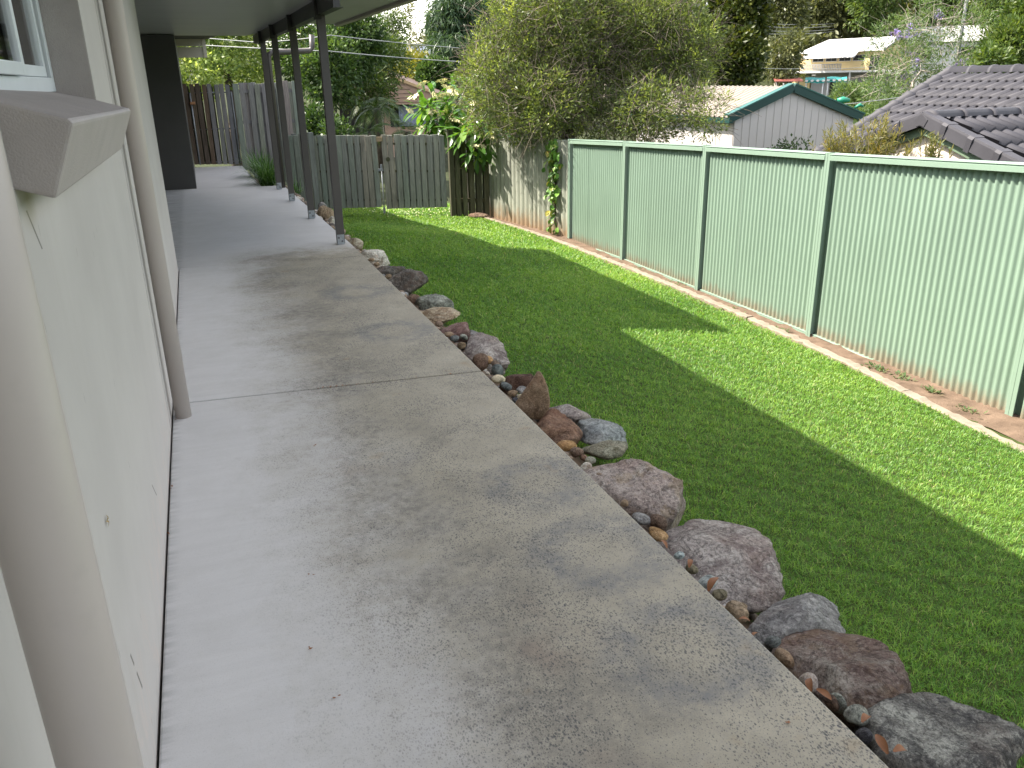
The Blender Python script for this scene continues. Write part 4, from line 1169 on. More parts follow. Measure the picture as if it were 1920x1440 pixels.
# petals dropped on the lawn by the gate
V = []
for i in range(170):
    x = rr.uniform(2.9, 4.7); y = 15.75 - 0.53*(x-3.2) + rr.normal(0.35, 0.35)
    p = np.array([x, y, lawn_z(x, y)+rr.uniform(0.02,0.035)]); an = rr.uniform(0, 6.28); L = 0.035
    d = np.array([math.cos(an)*L, math.sin(an)*L, 0.006]); s = np.array([-math.sin(an), math.cos(an), 0])*L*0.4
    V += [p, p+d*0.5-s, p+d, p+d*0.5+s]
tag(np_mesh('leaf_litter', V, np.arange(len(V)).reshape(-1,4), M['petal']), kind='stuff')

# ================================================================== PLANTS: helpers
def in_ellipsoids(rr, E, n, shell=0.35):
    """n points inside a union of ellipsoids, leaning to the outer shell"""
    E = np.array(E); vol = E[:,3]*E[:,4]*E[:,5]
    idx = rr.choice(len(E), n, p=vol/vol.sum())
    d = rr.normal(size=(n,3)); d /= np.linalg.norm(d, axis=1)[:,None]
    r = rr.uniform(size=n)**shell
    return E[idx,:3] + d*E[idx,3:]*r[:,None], d
def leaf_quads(rr, C, out, per, rad, L, W, dirmix=(0.6, 0.5, 0.0), droop=0.0, flat=0.0):
    """C clump centres (n,3), out = outward direction; per leaves each. returns V (quads), clump index"""
    n = len(C); m = n*per
    ci = np.repeat(np.arange(n), per)
    off = rr.normal(size=(m,3)); off *= (rad*rr.uniform(size=m)**0.5/np.linalg.norm(off, axis=1))[:,None]
    d = off/ (np.linalg.norm(off, axis=1)[:,None]+1e-9)*dirmix[0] + out[ci]*dirmix[1] + rr.normal(size=(m,3))*0.45
    d[:,2] += dirmix[2] - droop
    d /= np.linalg.norm(d, axis=1)[:,None]
    ln = L*rr.uniform(0.65, 1.3, m); wd = W*rr.uniform(0.7, 1.3, m)
    s = np.cross(d, rr.normal(size=(m,3))); s /= np.linalg.norm(s, axis=1)[:,None]+1e-9
    nrm = np.cross(s, d)
    base = C[ci] + off
    V = np.empty((m*4,3))
    V[0::4] = base
    mid = base + d*(ln*0.5)[:,None] + nrm*(ln*0.06)[:,None]
    V[1::4] = mid - s*(wd*0.5)[:,None]
    V[2::4] = base + d*ln[:,None]
    V[3::4] = mid + s*(wd*0.5)[:,None]
    return V, ci
def limbs(mb, rr, base, top, pts, r0, bend=0.12, sides=6, rmin=0.006):
    """trunk from base to top, then a limb to every point from its nearest earlier node"""
    base = np.array(base); top = np.array(top)
    nodes = []; 
    nt = 5
    path = [base + (top-base)*t + (rr.normal(size=3)*bend*np.linalg.norm(top-base)*0.25 if 0 < t < 1 else 0) for t in np.linspace(0,1,nt)]
    mb.tube(path, [r0*(1.15-0.45*t) for t in np.linspace(0,1,nt)], sides+2)
    for p, t in zip(path, np.linspace(0,1,nt)):
        if t > 0.45: nodes.append((p, r0*(1.0-0.45*t)))
    pts = sorted(pts, key=lambda p: np.linalg.norm(np.array(p)-top))
    for p in pts:
        p = np.array(p)
        A = np.array([q for q,_ in nodes]); 
        dist = np.linalg.norm(A-p, axis=1) + 0.35*np.maximum(0, A[:,2]-p[2])
        k = int(np.argmin(dist)); a, ra = nodes[k]
        v = p-a; L = np.linalg.norm(v)
        if L < 1e-3: continue
        r1 = max(rmin, ra*0.66)
        P = [a]
        for t in (0.33, 0.67): P.append(a + v*t + rr.normal(size=3)*bend*L + np.array([0,0,0.08*L]))
        P.append(p)
        R_ = [r1, r1*0.85, r1*0.68, r1*0.5]
        mb.tube(P, R_, sides, cap=False)
        for q, r in zip(P[1:], R_[1:]): nodes.append((q, r))
def make_tree(name, label, cat, base, top, E, nclump, per, rad, L, W, mat, barkmat, r0, nlimb, seed, group=None, droop=0.0, dirmix=(0.6,0.5,0.15), shell=0.35, tint=0.0, twigs=None, gaps=0.0, sides=6):
    rr = np.random.default_rng(seed)
    t = thing(name, tuple(base), label, cat, group)
    C, out = in_ellipsoids(rr, E, nclump, shell)
    if gaps > 0:
        keep = fbm(C*1.6/np.mean(np.array(E)[:,3]), seed+3, 3) > -0.9+gaps
        C, out = C[keep], out[keep]
    V, ci = leaf_quads(rr, C, out, per, rad, L, W, dirmix, droop)
    cv = rr.normal(0.5+tint, 0.19, len(C)) 
    v = np.clip(cv[ci] + rr.normal(0, 0.13, len(ci)), 0, 1)
    mb = MB()
    pick = C[rr.choice(len(C), min(nlimb, len(C)), replace=False)]
    limbs(mb, rr, base, top, pick, r0, sides=sides)
    mb.build('trunk', barkmat, t)
    if twigs:
        nt, tl, tr_, tm = twigs
        K, o2 = in_ellipsoids(rr, E, nt, 0.5)
        d = o2*0.5 + rr.normal(size=(nt,3))*0.75; d /= np.linalg.norm(d, axis=1)[:,None]
        ln = tl*rr.uniform(0.4, 1.4, nt)
        s = np.cross(d, rr.normal(size=(nt,3))); s /= np.linalg.norm(s, axis=1)[:,None]
        q = np.cross(d, s)
        kink = rr.normal(size=(nt,3))*0.12
        TV = np.empty((nt*9,3)); 
        for k in range(3):
            an = 2*math.pi*k/3; o_ = (s*math.cos(an)+q*math.sin(an))*tr_
            TV[k::9] = K + o_; TV[3+k::9] = K + (d+kink)*(ln*0.5)[:,None] + o_*0.8; TV[6+k::9] = K + d*ln[:,None] + o_*0.35
        idx = np.arange(nt)[:,None]*9
        TF = np.concatenate([np.stack([idx[:,0]+r*3+k, idx[:,0]+r*3+(k+1)%3, idx[:,0]+r*3+3+(k+1)%3, idx[:,0]+r*3+3+k],1) for r in range(2) for k in range(3)])
        np_mesh('twigs', TV, TF, tm, None, t)
    np_mesh('crown', V, np.arange(len(V)).reshape(-1,4), mat, v, t)
    return t

LM = {
 'bottle': leaf('bottlebrush_leaves', [(0.0,(0.040,0.058,0.024)),(0.35,(0.088,0.128,0.042)),(0.65,(0.15,0.20,0.058)),(1.0,(0.28,0.335,0.085))], 0.42),
 'bright': leaf('bright_leaves', [(0.0,(0.08,0.15,0.04)),(0.5,(0.28,0.37,0.12)),(1.0,(0.52,0.58,0.28))], 0.5),
 'dark': leaf('dark_leaves', [(0.0,(0.012,0.030,0.008)),(0.5,(0.034,0.074,0.018)),(1.0,(0.10,0.165,0.045))], 0.28),
 'mid': leaf('mid_leaves', [(0.0,(0.022,0.048,0.010)),(0.5,(0.052,0.095,0.02)),(1.0,(0.12,0.165,0.04))], 0.35),
 'blue': leaf('blue_green_needles', [(0.0,(0.020,0.045,0.022)),(0.5,(0.045,0.09,0.042)),(1.0,(0.09,0.14,0.06))], 0.3),
 'gum': leaf('gum_leaves', [(0.0,(0.045,0.058,0.022)),(0.5,(0.10,0.115,0.045)),(1.0,(0.20,0.205,0.085))], 0.3),
 'yellow': leaf('yellow_green_leaves', [(0.0,(0.07,0.085,0.012)),(0.5,(0.17,0.175,0.025)),(1.0,(0.32,0.27,0.05))], 0.4),
 'dense': leaf('dense_leaves', [(0.0,(0.016,0.026,0.005)),(0.5,(0.036,0.056,0.010)),(1.0,(0.105,0.115,0.02))], 0.25),
 'jac': leaf('jacaranda_leaves', [(0.0,(0.045,0.085,0.03)),(0.5,(0.085,0.145,0.05)),(1.0,(0.16,0.22,0.09))], 0.4),
 'grev': leaf('grevillea_leaves', [(0.0,(0.065,0.075,0.03)),(0.45,(0.135,0.14,0.045)),(0.75,(0.22,0.19,0.05)),(1.0,(0.34,0.21,0.03))], 0.35),
 'frang': leaf('frangipani_leaf', [(0.0,(0.05,0.11,0.015)),(1.0,(0.05,0.11,0.015))], 0.35, 0.32, 0.5),
 'palm': leaf('palm_fronds', [(0.0,(0.018,0.045,0.012)),(0.5,(0.04,0.085,0.02)),(1.0,(0.10,0.13,0.035))], 0.3),
 'vine': leaf('vine_leaves', [(0.0,(0.045,0.11,0.016)),(0.6,(0.10,0.20,0.03)),(0.85,(0.19,0.23,0.04)),(1.0,(0.38,0.33,0.05))], 0.42),
 'strap': leaf('strap_leaves', [(0.0,(0.03,0.08,0.018)),(0.6,(0.08,0.18,0.045)),(1.0,(0.18,0.30,0.11))], 0.3),
 'purple': leaf('purple_blossom', [(0.0,(0.20,0.15,0.42)),(1.0,(0.36,0.29,0.62))], 0.3),
}
def gb(x, y): return (x, y, ground_z(x, y) - 0.1)

# big bottlebrush behind the fence
make_tree('bottlebrush_tree', 'big yellow green bottlebrush tree with grey twigs rising behind the green fence', 'tree', gb(5.95,12.75), (5.85,13.0,1.0), CROWNS['bottlebrush'] + [(5.35,12.9,0.95,0.75,0.6,0.42),(6.3,12.75,0.95,0.7,0.6,0.42),(6.9,12.4,0.85,0.6,0.5,0.4)],
          4300, 22, 0.13, 0.072, 0.020, LM['bottle'], M['bark'], 0.16, 150, 31, dirmix=(0.7,0.5,0.25), shell=0.42, twigs=(6500, 0.42, 0.0042, M['twig']), gaps=0.12, tint=0.03)
# bright tree behind the tall paling fence
make_tree('broadleaf_tree', 'bright light green tree above the tall grey paling fence', 'tree', gb(1.2,28), (1.2,28.4,2.0), CROWNS['bright_tree'] + [(0.2,29,4.2,1.6,1.5,1.5),(2.2,29.5,4.4,1.5,1.5,1.6),(-0.8,28,2.2,1.0,1.0,1.6)],
          1500, 24, 0.24, 0.13, 0.075, LM['bright'], M['bark'], 0.16, 40, 32, droop=0.1, gaps=0.05)
make_tree('broadleaf_tree', 'dark green drooping bushy tree just right of the closest patio post', 'tree', gb(3.7,24), (3.75,24.0,1.5), CROWNS['dark_tree'],
          950, 24, 0.20, 0.13, 0.06, LM['dark'], M['palebark'], 0.11, 40, 33, droop=0.2, gaps=0.12, tint=0.08)
make_tree('feathery_tree', 'mid green feathery tree in front of the pinkish brown house', 'tree', gb(6.0,28.5), (6.0,28.6,1.6), CROWNS['feather_tree'],
          700, 20, 0.25, 0.17, 0.035, LM['mid'], M['palebark'], 0.07, 40, 34, droop=0.35, gaps=0.2)
make_tree('weeping_tree', 'dark blue green weeping tree on the skyline left of the bottlebrush', 'tree', gb(15.2,50), (15.2,50.2,4.0), CROWNS['droop_tree'],
          900, 22, 0.42, 0.5, 0.07, LM['blue'], M['bark'], 0.2, 50, 35, droop=0.9, dirmix=(0.3,0.3,0), gaps=0.1)
make_tree('gum_tree', 'thin sparse gum tree with brownish leaves against the patch of sky', 'tree', gb(16.4,66), (16.4,66,4.5), CROWNS['sparse_gum'],
          70, 16, 0.34, 0.24, 0.09, LM['gum'], M['palebark'], 0.12, 30, 36, gaps=0.35, tint=0.15)
make_tree('shrub', 'yellow green shrubs on the slope behind the pinkish brown house', 'shrub', gb(10.3,44), (10.3,44,1.6), CROWNS['yellow_shrub'],
          420, 22, 0.3, 0.24, 0.10, LM['yellow'], M['bark'], 0.08, 20, 37)
make_tree('round_bush', 'dark rounded bush above the roof edge of the pinkish brown house', 'shrub', gb(10.9,39.3), (10.9,39.3,1.2), CROWNS['dark_bush'],
          300, 26, 0.2, 0.15, 0.09, LM['dark'], M['bark'], 0.08, 16, 38)
make_tree('dense_tree', 'tall dense dark green tree right of the bottlebrush', 'tree', gb(26.5,38.5), (26.5,38.5,2.0), CROWNS['dense_tree'],
          1000, 26, 0.36, 0.24, 0.14, LM['dense'], M['bark'], 0.2, 50, 39, tint=0.02)
make_tree('gum_tree', 'grey green gum tree left of the yellow house', 'tree', gb(46.5,61), (46.5,61,4.0), CROWNS['gum_a'],
          520, 26, 0.55, 0.42, 0.13, LM['gum'], M['palebark'], 0.18, 50, 40, droop=0.35, gaps=0.2)
make_tree('gum_tree', 'tall gum tree rising behind the roof of the yellow house', 'tree', gb(60,72.5), (59.8,72,6.0), CROWNS['gum_b'],
          420, 26, 0.6, 0.45, 0.14, LM['gum'], M['palebark'], 0.2, 40, 41, droop=0.35, gaps=0.2)
make_tree('gum_tree', 'spreading green gum trees on the hill behind the jacaranda', 'tree', gb(66,64), (66,63.5,6.0), CROWNS['right_gum'],
          800, 26, 0.65, 0.42, 0.16, LM['mid'], M['palebark'], 0.22, 60, 42, droop=0.3, gaps=0.15, tint=0.1)
make_tree('shrub', 'bright green rounded shrubs above the tiled ridge at the right edge', 'shrub', gb(28.5,24), (28.5,24,1.8), CROWNS['right_shrub'],
          620, 24, 0.28, 0.2, 0.075, LM['mid'], M['bark'], 0.09, 30, 43, tint=0.16)
make_tree('shrub', 'loose feathery shrubs between the shed roof and the tiled roof', 'shrub', gb(26.5,29.5), (26.8,29.4,-0.3), CROWNS['mid_shrub'] + [(24.0,25.6,-0.2,1.0,0.8,0.5),(29.6,28.0,0.5,0.8,0.8,0.9)],
          680, 22, 0.26, 0.20, 0.04, LM['jac'], M['bark'], 0.07, 40, 44, gaps=0.12, tint=0.05)
# jacaranda: open crown, bare grey limbs, purple blossom
jt = make_tree('jacaranda_tree', 'open jacaranda tree with bare grey limbs and purple blossom by the yellow house', 'tree', gb(26.6,26.4), (26.9,26.7,1.2), CROWNS['jacaranda'],
          420, 26, 0.30, 0.17, 0.035, LM['jac'], M['palebark'], 0.10, 90, 45, gaps=0.25, twigs=(420, 0.9, 0.010, M['palebark']))
rr = np.random.default_rng(46)
J = [(27.15,28.2,3.05),(27.6,28.0,3.0),(30.0,28.9,3.75),(28.9,28.8,3.1),(27.0,27.3,1.35),(27.4,27.2,1.9),(30.6,27.6,1.95),(30.0,27.4,1.75),(28.3,28.5,2.3)]
for jx, jy, jz in J:
    V, ci = leaf_quads(rr, np.array([[jx,jy,jz]]) + rr.normal(size=(6,3))*0.12, np.tile([0,0,1.0],(6,1)), 16, 0.10, 0.09, 0.06)
    np_mesh('blossom', V, np.arange(len(V)).reshape(-1,4), LM['purple'], rr.uniform(size=len(ci)), jt)

# grevilleas peeping over the fence: upright leafy shoots
def grevillea(label, base, shoots, seed, hue):
    rr = np.random.default_rng(seed)
    t = thing('grevillea_shrub', base, label, 'shrub', None)
    mb = MB(); V = []; vals = []
    b = Vector(base)
    for (x, y, z, lean) in shoots:
        root = b + Vector((rr.normal(0,0.06), rr.normal(0,0.06), 1.2))
        tip = Vector((x, y, z))
        mid = (root+tip)*0.5 + Vector((rr.normal(0,0.05), rr.normal(0,0.05), -0.02))
        mb.tube([root, mid, tip], [0.010, 0.006, 0.002], 5, cap=False)
        ax = (tip-mid).normalized()
        for k in range(90):
            s = rr.uniform(0.15, 1.05)
            p = mid.lerp(tip, s)
            d = ax*rr.uniform(0.4,1.0) + Vector(rr.normal(size=3))*0.42; d.normalize()
            L = rr.uniform(0.05,0.095); w = d.cross(Vector(rr.normal(size=3))).normalized()*0.005
            V += [p, p+d*L*0.5-w, p+d*L, p+d*L*0.5+w]
            vals.append(min(1, max(0, hue + 0.30*(s-0.5) + rr.normal(0,0.16))))
    mb.build('stem', M['twig'], t)
    np_mesh('foliage', [tuple(q) for q in V], np.arange(len(V)).reshape(-1,4), LM['grev'], vals, t)
rr = np.random.default_rng(47)
sh = []
for k in range(85):
    e = CROWNS['grev_a'][int(rr.choice(3, p=[0.50,0.47,0.03]))]
    d = rr.normal(size=3); d /= np.linalg.norm(d); r = rr.uniform()**0.5
    sh.append((e[0]+d[0]*e[3]*r, e[1]+d[1]*e[4]*r, e[2]+d[2]*e[5]*r*0.95, 0))
grevillea('golden green grevillea shrub with fine leaves behind the fence beside the tiled roof', (6.68,7.05,-1.9), sh, 48, 0.40)
sh = [(6.44+rr.normal(0,0.06), 6.04+rr.normal(0,0.06), 0.88+abs(rr.normal(0,0.12)), 0) for k in range(15)]
grevillea('small green grevillea sprig in front of the cream gable', (6.44,6.04,-1.9), sh, 49, 0.26)
make_tree('hedge', 'low dark hedge below the shed wall behind the fence', 'hedge', gb(9.6,11.9), (9.6,11.9,0.1), CROWNS['hedge'] + [(9.3,12.3,0.0,0.6,0.4,0.3),(8.6,9.5,0.15,0.5,0.5,0.25)], 160, 18, 0.12, 0.06, 0.035, LM['dark'], M['bark'], 0.03, 14, 50)

# palm in front of the pinkish brown house, drooping fronds
def palm(name, label, base, h, n, L, seed, droop=1.0, r0=0.12, mat='palm', cat='palm'):
    rr = np.random.default_rng(seed)
    t = thing(name, base, label, cat)
    b = Vector(base); top = b + Vector((0,0,h))
    MB().tube([b, b.lerp(top,0.5)+Vector((0.03,0,0)), top], [r0*1.2, r0, r0*0.9], 10).build('trunk', M['bark'], t)
    for k in range(n):
        V = []; vals = []
        a = 2*math.pi*k/n + rr.uniform(-0.3,0.3); el = rr.uniform(0.1,1.2)
        d = Vector((math.cos(a), math.sin(a), 0)); p = top.copy(); v = (d*math.cos(el)+Vector((0,0,math.sin(el)))).normalized()
        pts = [p.copy()]
        for s in range(12):
            p = p + v*(L/12); v = (v + Vector((0,0,-0.16*droop))).normalized(); pts.append(p.copy())
        for s in range(2, 13):
            ax = (pts[s]-pts[s-1]).normalized(); side = ax.cross(Vector((0,0,1))).normalized()
            for sg_ in (-1, 1):
                for q in range(2):
                    pp_ = pts[s-1].lerp(pts[s], q/2)
                    dd = (side*sg_*1.0 + ax*0.7 + Vector((0,0,-0.45))).normalized()
                    ll = L*0.28*math.sin(math.pi*(0.1+0.85*s/13)); ww = ax*ll*0.05
                    V += [pp_, pp_+dd*ll*0.5-ww, pp_+dd*ll, pp_+dd*ll*0.5+ww]; vals.append(min(1,max(0,rr.normal(0.5,0.2))))
        np_mesh('frond', [tuple(q) for q in V], np.arange(len(V)).reshape(-1,4), LM[mat], vals, t)
palm('palm_tree', 'palm with drooping dark fronds before the carport of the pinkish brown house', (5.15,25.2,-1.0), 1.85, 17, 1.25, 60, 1.5)
palm('cycad', 'low cycad behind the double gate, left of the palm trunk', (4.55,23.6,-0.9), 1.15, 14, 0.85, 61, 1.0, 0.1, cat='plant')
palm('cycad', 'low cycad behind the double gate, below the blue curtained window', (5.65,23.6,-0.9), 1.15, 16, 0.95, 62, 0.9, 0.1, cat='plant')
make_tree('shrub', 'dark green shrub behind the patio posts and short paling fence', 'shrub', gb(3.0,21.5), (3.0,21.6,0.0), [(3.02,22.2,0.45,0.45,0.42,0.55),(3.2,21.0,0.3,0.4,0.3,0.5)], 200, 20, 0.15, 0.10, 0.055, LM['dark'], M['bark'], 0.04, 14, 63)

# strap-leaved clumps beside the path
def strap_clump(label, c, n, L, seed):
    rr = np.random.default_rng(seed)
    t = thing('strap_leaf_plant', c, label, 'plant', 'strap leaved clumps beside the path')
    V = []; Fq = []; vals = []
    for i in range(n):
        a = rr.uniform(0, 6.28); el = rr.uniform(0.55, 1.35); l_ = L*rr.uniform(0.6,1.15)
        p = np.array(c) + np.array([rr.normal(0,0.05), rr.normal(0,0.05), 0]); v = np.array([math.cos(a)*math.cos(el), math.sin(a)*math.cos(el), math.sin(el)])
        s = np.array([-math.sin(a), math.cos(a), 0])*0.006
        k0 = len(V)
        for j in range(5):
            w = (1, 1.1, 0.9, 0.6, 0.12)[j]
            V += [p-s*w, p+s*w]; p = p + v*l_/4; v = v + np.array([0,0,-0.28]); v /= np.linalg.norm(v)
        for j in range(4): Fq.append((k0+2*j, k0+2*j+1, k0+2*j+3, k0+2*j+2)); vals.append(min(1,max(0,rr.normal(0.45,0.22))))
    np_mesh('leaf_blades', V, Fq, LM['strap'], vals, t)
strap_clump('strap leaved green clump nearest the last patio post', (1.06,14.75,-0.04), 320, 0.58, 70)
strap_clump('strap leaved green clump farther along the path, by the tall paling fence', (1.02,16.0,-0.03), 320, 0.60, 71)
strap_clump('small strap leaved tuft on the bank right of the second last post', (1.50,15.1,-0.25), 60, 0.34, 72)

# frangipani hanging over the corner of the gate
rr = np.random.default_rng(80)
CROWNS['frangipani'] = [(a, b_, c_, d*1.2, e*1.1, f*1.2) for a, b_, c_, d, e, f in CROWNS['frangipani']]
frt = thing('frangipani_tree', (4.95,15.9,-1.2), 'frangipani with long glossy leaves and cream flowers hanging over the gate corner', 'tree')
tips = []
for E_, k in zip(CROWNS['frangipani'], (13, 13, 11)):
    for i in range(k):
        d = rr.normal(size=3); d[1] -= 0.35; d /= np.linalg.norm(d); r = rr.uniform(0.35,0.95)
        tips.append((np.array(E_[:3]) + d*np.array(E_[3:])*r, d))
fm = MB(); limbs(fm, rr, (4.95,15.95,-1.2), (4.92,15.9,0.1), [p for p,_ in tips], 0.09, 0.1, 8, 0.014)
fm.build('trunk', M['palebark'], frt)
def frang_leaf():
    L, W = 0.33, 0.058
    vs = []; fs = []
    for i in range(7):
        t = i/6; w = W*(math.sin(math.pi*min(1, 0.04+t*0.96)))**0.75*(0.6+0.55*t if t < 0.75 else 1.0); z = -0.10*t*t*L*2
        vs += [(t*L, -w, z+0.3*w), (t*L, 0, z), (t*L, w, z+0.3*w)]
    for i in range(6):
        a = 3*i; fs += [(a,a+3,a+4,a+1),(a+1,a+4,a+5,a+2)]
    return MB().add(vs, fs, True)
FLN = NT('frangipani_leaf_skin')
oi = FLN.n('ShaderNodeObjectInfo').outputs['Random']
cc = FLN.ramp(oi, [(0.0,(0.05,0.135,0.022)),(0.5,(0.11,0.23,0.036)),(1.0,(0.20,0.33,0.065))])
FLN.done(cc, 0.3, 0, 0.5)
tr = FLN.n('ShaderNodeBsdfTranslucent'); FLN.l(FLN.mix(1.0, cc, (1.5,1.5,0.6), 'MULTIPLY'), tr.inputs['Color'])
mx = FLN.n('ShaderNodeMixShader'); mx.inputs[0].default_value = 0.35
FLN.l(FLN.b.outputs[0], mx.inputs[1]); FLN.l(tr.outputs[0], mx.inputs[2]); FLN.l(mx.outputs[0], FLN.out.inputs[0])
proto = None; nleaf = 0
for p, d in tips:
    ax = Vector(d); ax.z += 0.5; ax.normalize()
    u = ax.orthogonal().normalized(); w = ax.cross(u)
    for k in range(8):
        if nleaf >= 299: break
        a = 2*math.pi*k/8 + rr.uniform(-0.25,0.25); el = rr.uniform(-0.15,0.75)
        dirv = ((u*math.cos(a)+w*math.sin(a))*math.cos(el) + ax*math.sin(el)).normalized()
        dirv.z -= 0.18; dirv.normalize()
        up = Vector((0,0,1)); y_ = up.cross(dirv)
        if y_.length < 0.1: y_ = Vector((0,1,0)).cross(dirv)
        y_.normalize(); z_ = dirv.cross(y_)
        mt = Matrix((dirv, y_, z_)).transposed()
        if proto is None:
            o = proto = frang_leaf().build('leaf', FLN.m, frt)
        else:
            o = clone(proto, frt)
        o.location = tuple(p + np.array(dirv)*0.015); o.rotation_euler = mt.to_euler(); s = rr.uniform(0.7,1.25); o.scale = (s,s,s)
        nleaf += 1
# the leaves past the first three hundred, joined
V = []; Fq = []
base_v = np.array([tuple(v) for v in frang_leaf().v]); base_f = np.array(frang_leaf().f)
for i in range(260):
    E_ = CROWNS['frangipani'][int(rr.integers(3))]
    d = rr.normal(size=3); d /= np.linalg.norm(d); p = np.array(E_[:3]) + d*np.array(E_[3:])*rr.uniform(0.5,1.08)
    dirv = Vector(d + rr.normal(size=3)*0.5); dirv.z -= 0.25; dirv.normalize()
    y_ = Vector((0,0,1)).cross(dirv); y_.normalize(); z_ = dirv.cross(y_)
    mt = np.array([tuple(dirv), tuple(y_), tuple(z_)])
    Fq.append(base_f + len(V)*len(base_v)); V.append(base_v*rr.uniform(0.7,1.15) @ mt + p)
lo_ = np_mesh('leaf_mass', np.vstack(V), np.vstack(Fq), FLN.m, None, frt, smooth=True)
lo_['kind'] = 'stuff'
def frang_flower():
    m = MB()
    for q in range(4):
        c = Vector((random.uniform(-0.05,0.05), random.uniform(-0.05,0.05), random.uniform(-0.02,0.05)))
        tilt = Vector((random.uniform(-0.6,0.6), random.uniform(-0.6,0.6), 1)).normalized()
        u = tilt.orthogonal().normalized(); w = tilt.cross(u)
        for k in range(5):
            a = 2*math.pi*k/5; e = (u*math.cos(a)+w*math.sin(a)); g = (u*math.cos(a+1.57)+w*math.sin(a+1.57))
            m.add([c, c+e*0.025+g*0.014+tilt*0.008, c+e*0.045+tilt*0.006, c+e*0.025-g*0.014+tilt*0.010], [(0,1,2,3)])
    return m
fproto = None
for q in range(30):
    E_ = CROWNS['frangipani'][int(rr.choice(3, p=[0.5,0.35,0.15]))]
    d = rr.normal(size=3); d[1] = -abs(d[1])*1.2-0.2; d[0] -= 0.3; d /= np.linalg.norm(d); p = np.array(E_[:3]) + d*np.array(E_[3:])*1.02
    if fproto is None: o = fproto = frang_flower().build('flower', M['petal'], frt)
    else: o = clone(fproto, frt)
    o.location = tuple(p + np.array(d)*0.05 + np.array([0,-0.05,0.05])); o.scale = (1.6,1.6,1.6); o.rotation_euler = (rr.uniform(0.2,1.0), rr.uniform(-0.5,0.5), rr.uniform(0,6))

# vine on the old fence
rr = np.random.default_rng(90)
vt = thing('vine', (5.42,12.55,-0.9), 'leafy climbing vine with some yellow leaves on the old corrugated fence', 'vine')
vm = MB(); 
for k in range(3):
    pts = [(5.44-0.02*k, 12.62+0.03*k, -0.92), (5.42, 12.56+rr.normal(0,0.03), -0.5), (5.40, 12.50+rr.normal(0,0.05), -0.1), (5.40, 12.50+rr.normal(0,0.08), 0.3), (5.40, 12.48+rr.normal(0,0.08), 0.62)]
    vm.tube(pts, [0.009,0.008,0.007,0.005,0.003], 6)
vm.build('stem', M['bark'], vt)
vproto = None
VLN = NT('vine_leaf_skin')
oi = VLN.n('ShaderNodeObjectInfo').outputs['Random']
cc = VLN.ramp(oi, [(0.0,(0.06,0.16,0.025)),(0.6,(0.14,0.27,0.045)),(0.85,(0.22,0.30,0.06)),(1.0,(0.42,0.36,0.07))])
VLN.done(cc, 0.4, 0, 0.4)
for i in range(190):
    z = rr.uniform(-0.30,0.66) if i < 165 else rr.uniform(-0.85,-0.35); yy_ = 12.5 + rr.normal(0,0.10)*(1.0 if z > -0.3 else 0.8); xx = 5.41 - rr.uniform(0.0,0.11)
    if vproto is None:
        lv, lf = leaf_shape(0.095, 0.036, 0.008); o = vproto = MB().add(lv, lf, True).build('leaf', VLN.m, vt)
    else: o = clone(vproto, vt)
    o.location = (xx, yy_, z)
    o.rotation_euler = (rr.normal(0,0.5), 0.9+rr.normal(0,0.4), math.pi + rr.normal(0,0.9)); s = rr.uniform(0.6,1.3); o.scale = (s,s,s)

# ================================================================== FAR WOOD on the hillside
def wood_mass():
    rr = np.random.default_rng(100)
    VV = []; vv = []; tb = MB()
    for i in range(150):
        az = R(rr.uniform(7, 60)); r = rr.uniform(92, 165)
        if R(11.6) < az < R(15.2): elmax = 0.028
        elif az < R(20): elmax = 0.055
        else: elmax = 0.17
        x, y = r*math.sin(az), r*math.cos(az); g = ground_z(x, y)
        ht = min(rr.uniform(8, 15), 1.6 + elmax*r - g)
        if ht < 2.5: ht = 2.5
        tx = rr.normal(0,0.12)
        E = [(x+rr.normal(0,1.2), y+rr.normal(0,1.2), g+ht*f, ht*0.20*s, ht*0.20*s, ht*0.20*s) for f, s in ((0.42,1.0),(0.58,1.1),(0.70,1.0),(0.82,0.8))]
        C, out = in_ellipsoids(rr, E, 85, 0.4)
        V, ci = leaf_quads(rr, C, out, 11, 0.75, 0.75, 0.30, droop=0.3)
        VV.append(V); vv.append(np.clip(rr.normal(0.48+tx, 0.16, len(C))[ci] + rr.normal(0,0.1,len(ci)), 0, 1))
        if r < 130:
            tb.tube([(x,y,g-0.3),(x+rr.normal(0,0.3),y,g+ht*0.5),(x+rr.normal(0,0.6),y,g+ht*0.9)], [0.22,0.17,0.06], 5, cap=False)
            for q in range(3):
                a = (x+rr.normal(0,0.2), y, g+ht*rr.uniform(0.35,0.6)); e = E[rr.integers(4)]
                tb.tube([a, (e[0]+rr.normal(0,0.8), e[1], e[2]+e[5]*0.6)], [0.10,0.04], 4, cap=False)
    V = np.vstack(VV)
    o = np_mesh('woodland', V, np.arange(len(V)).reshape(-1,4), LM['gum'], np.concatenate(vv))
    tag(o, kind='stuff')
    tag(tb.build('woodland_trunks', M['palebark']), kind='stuff')
wood_mass()

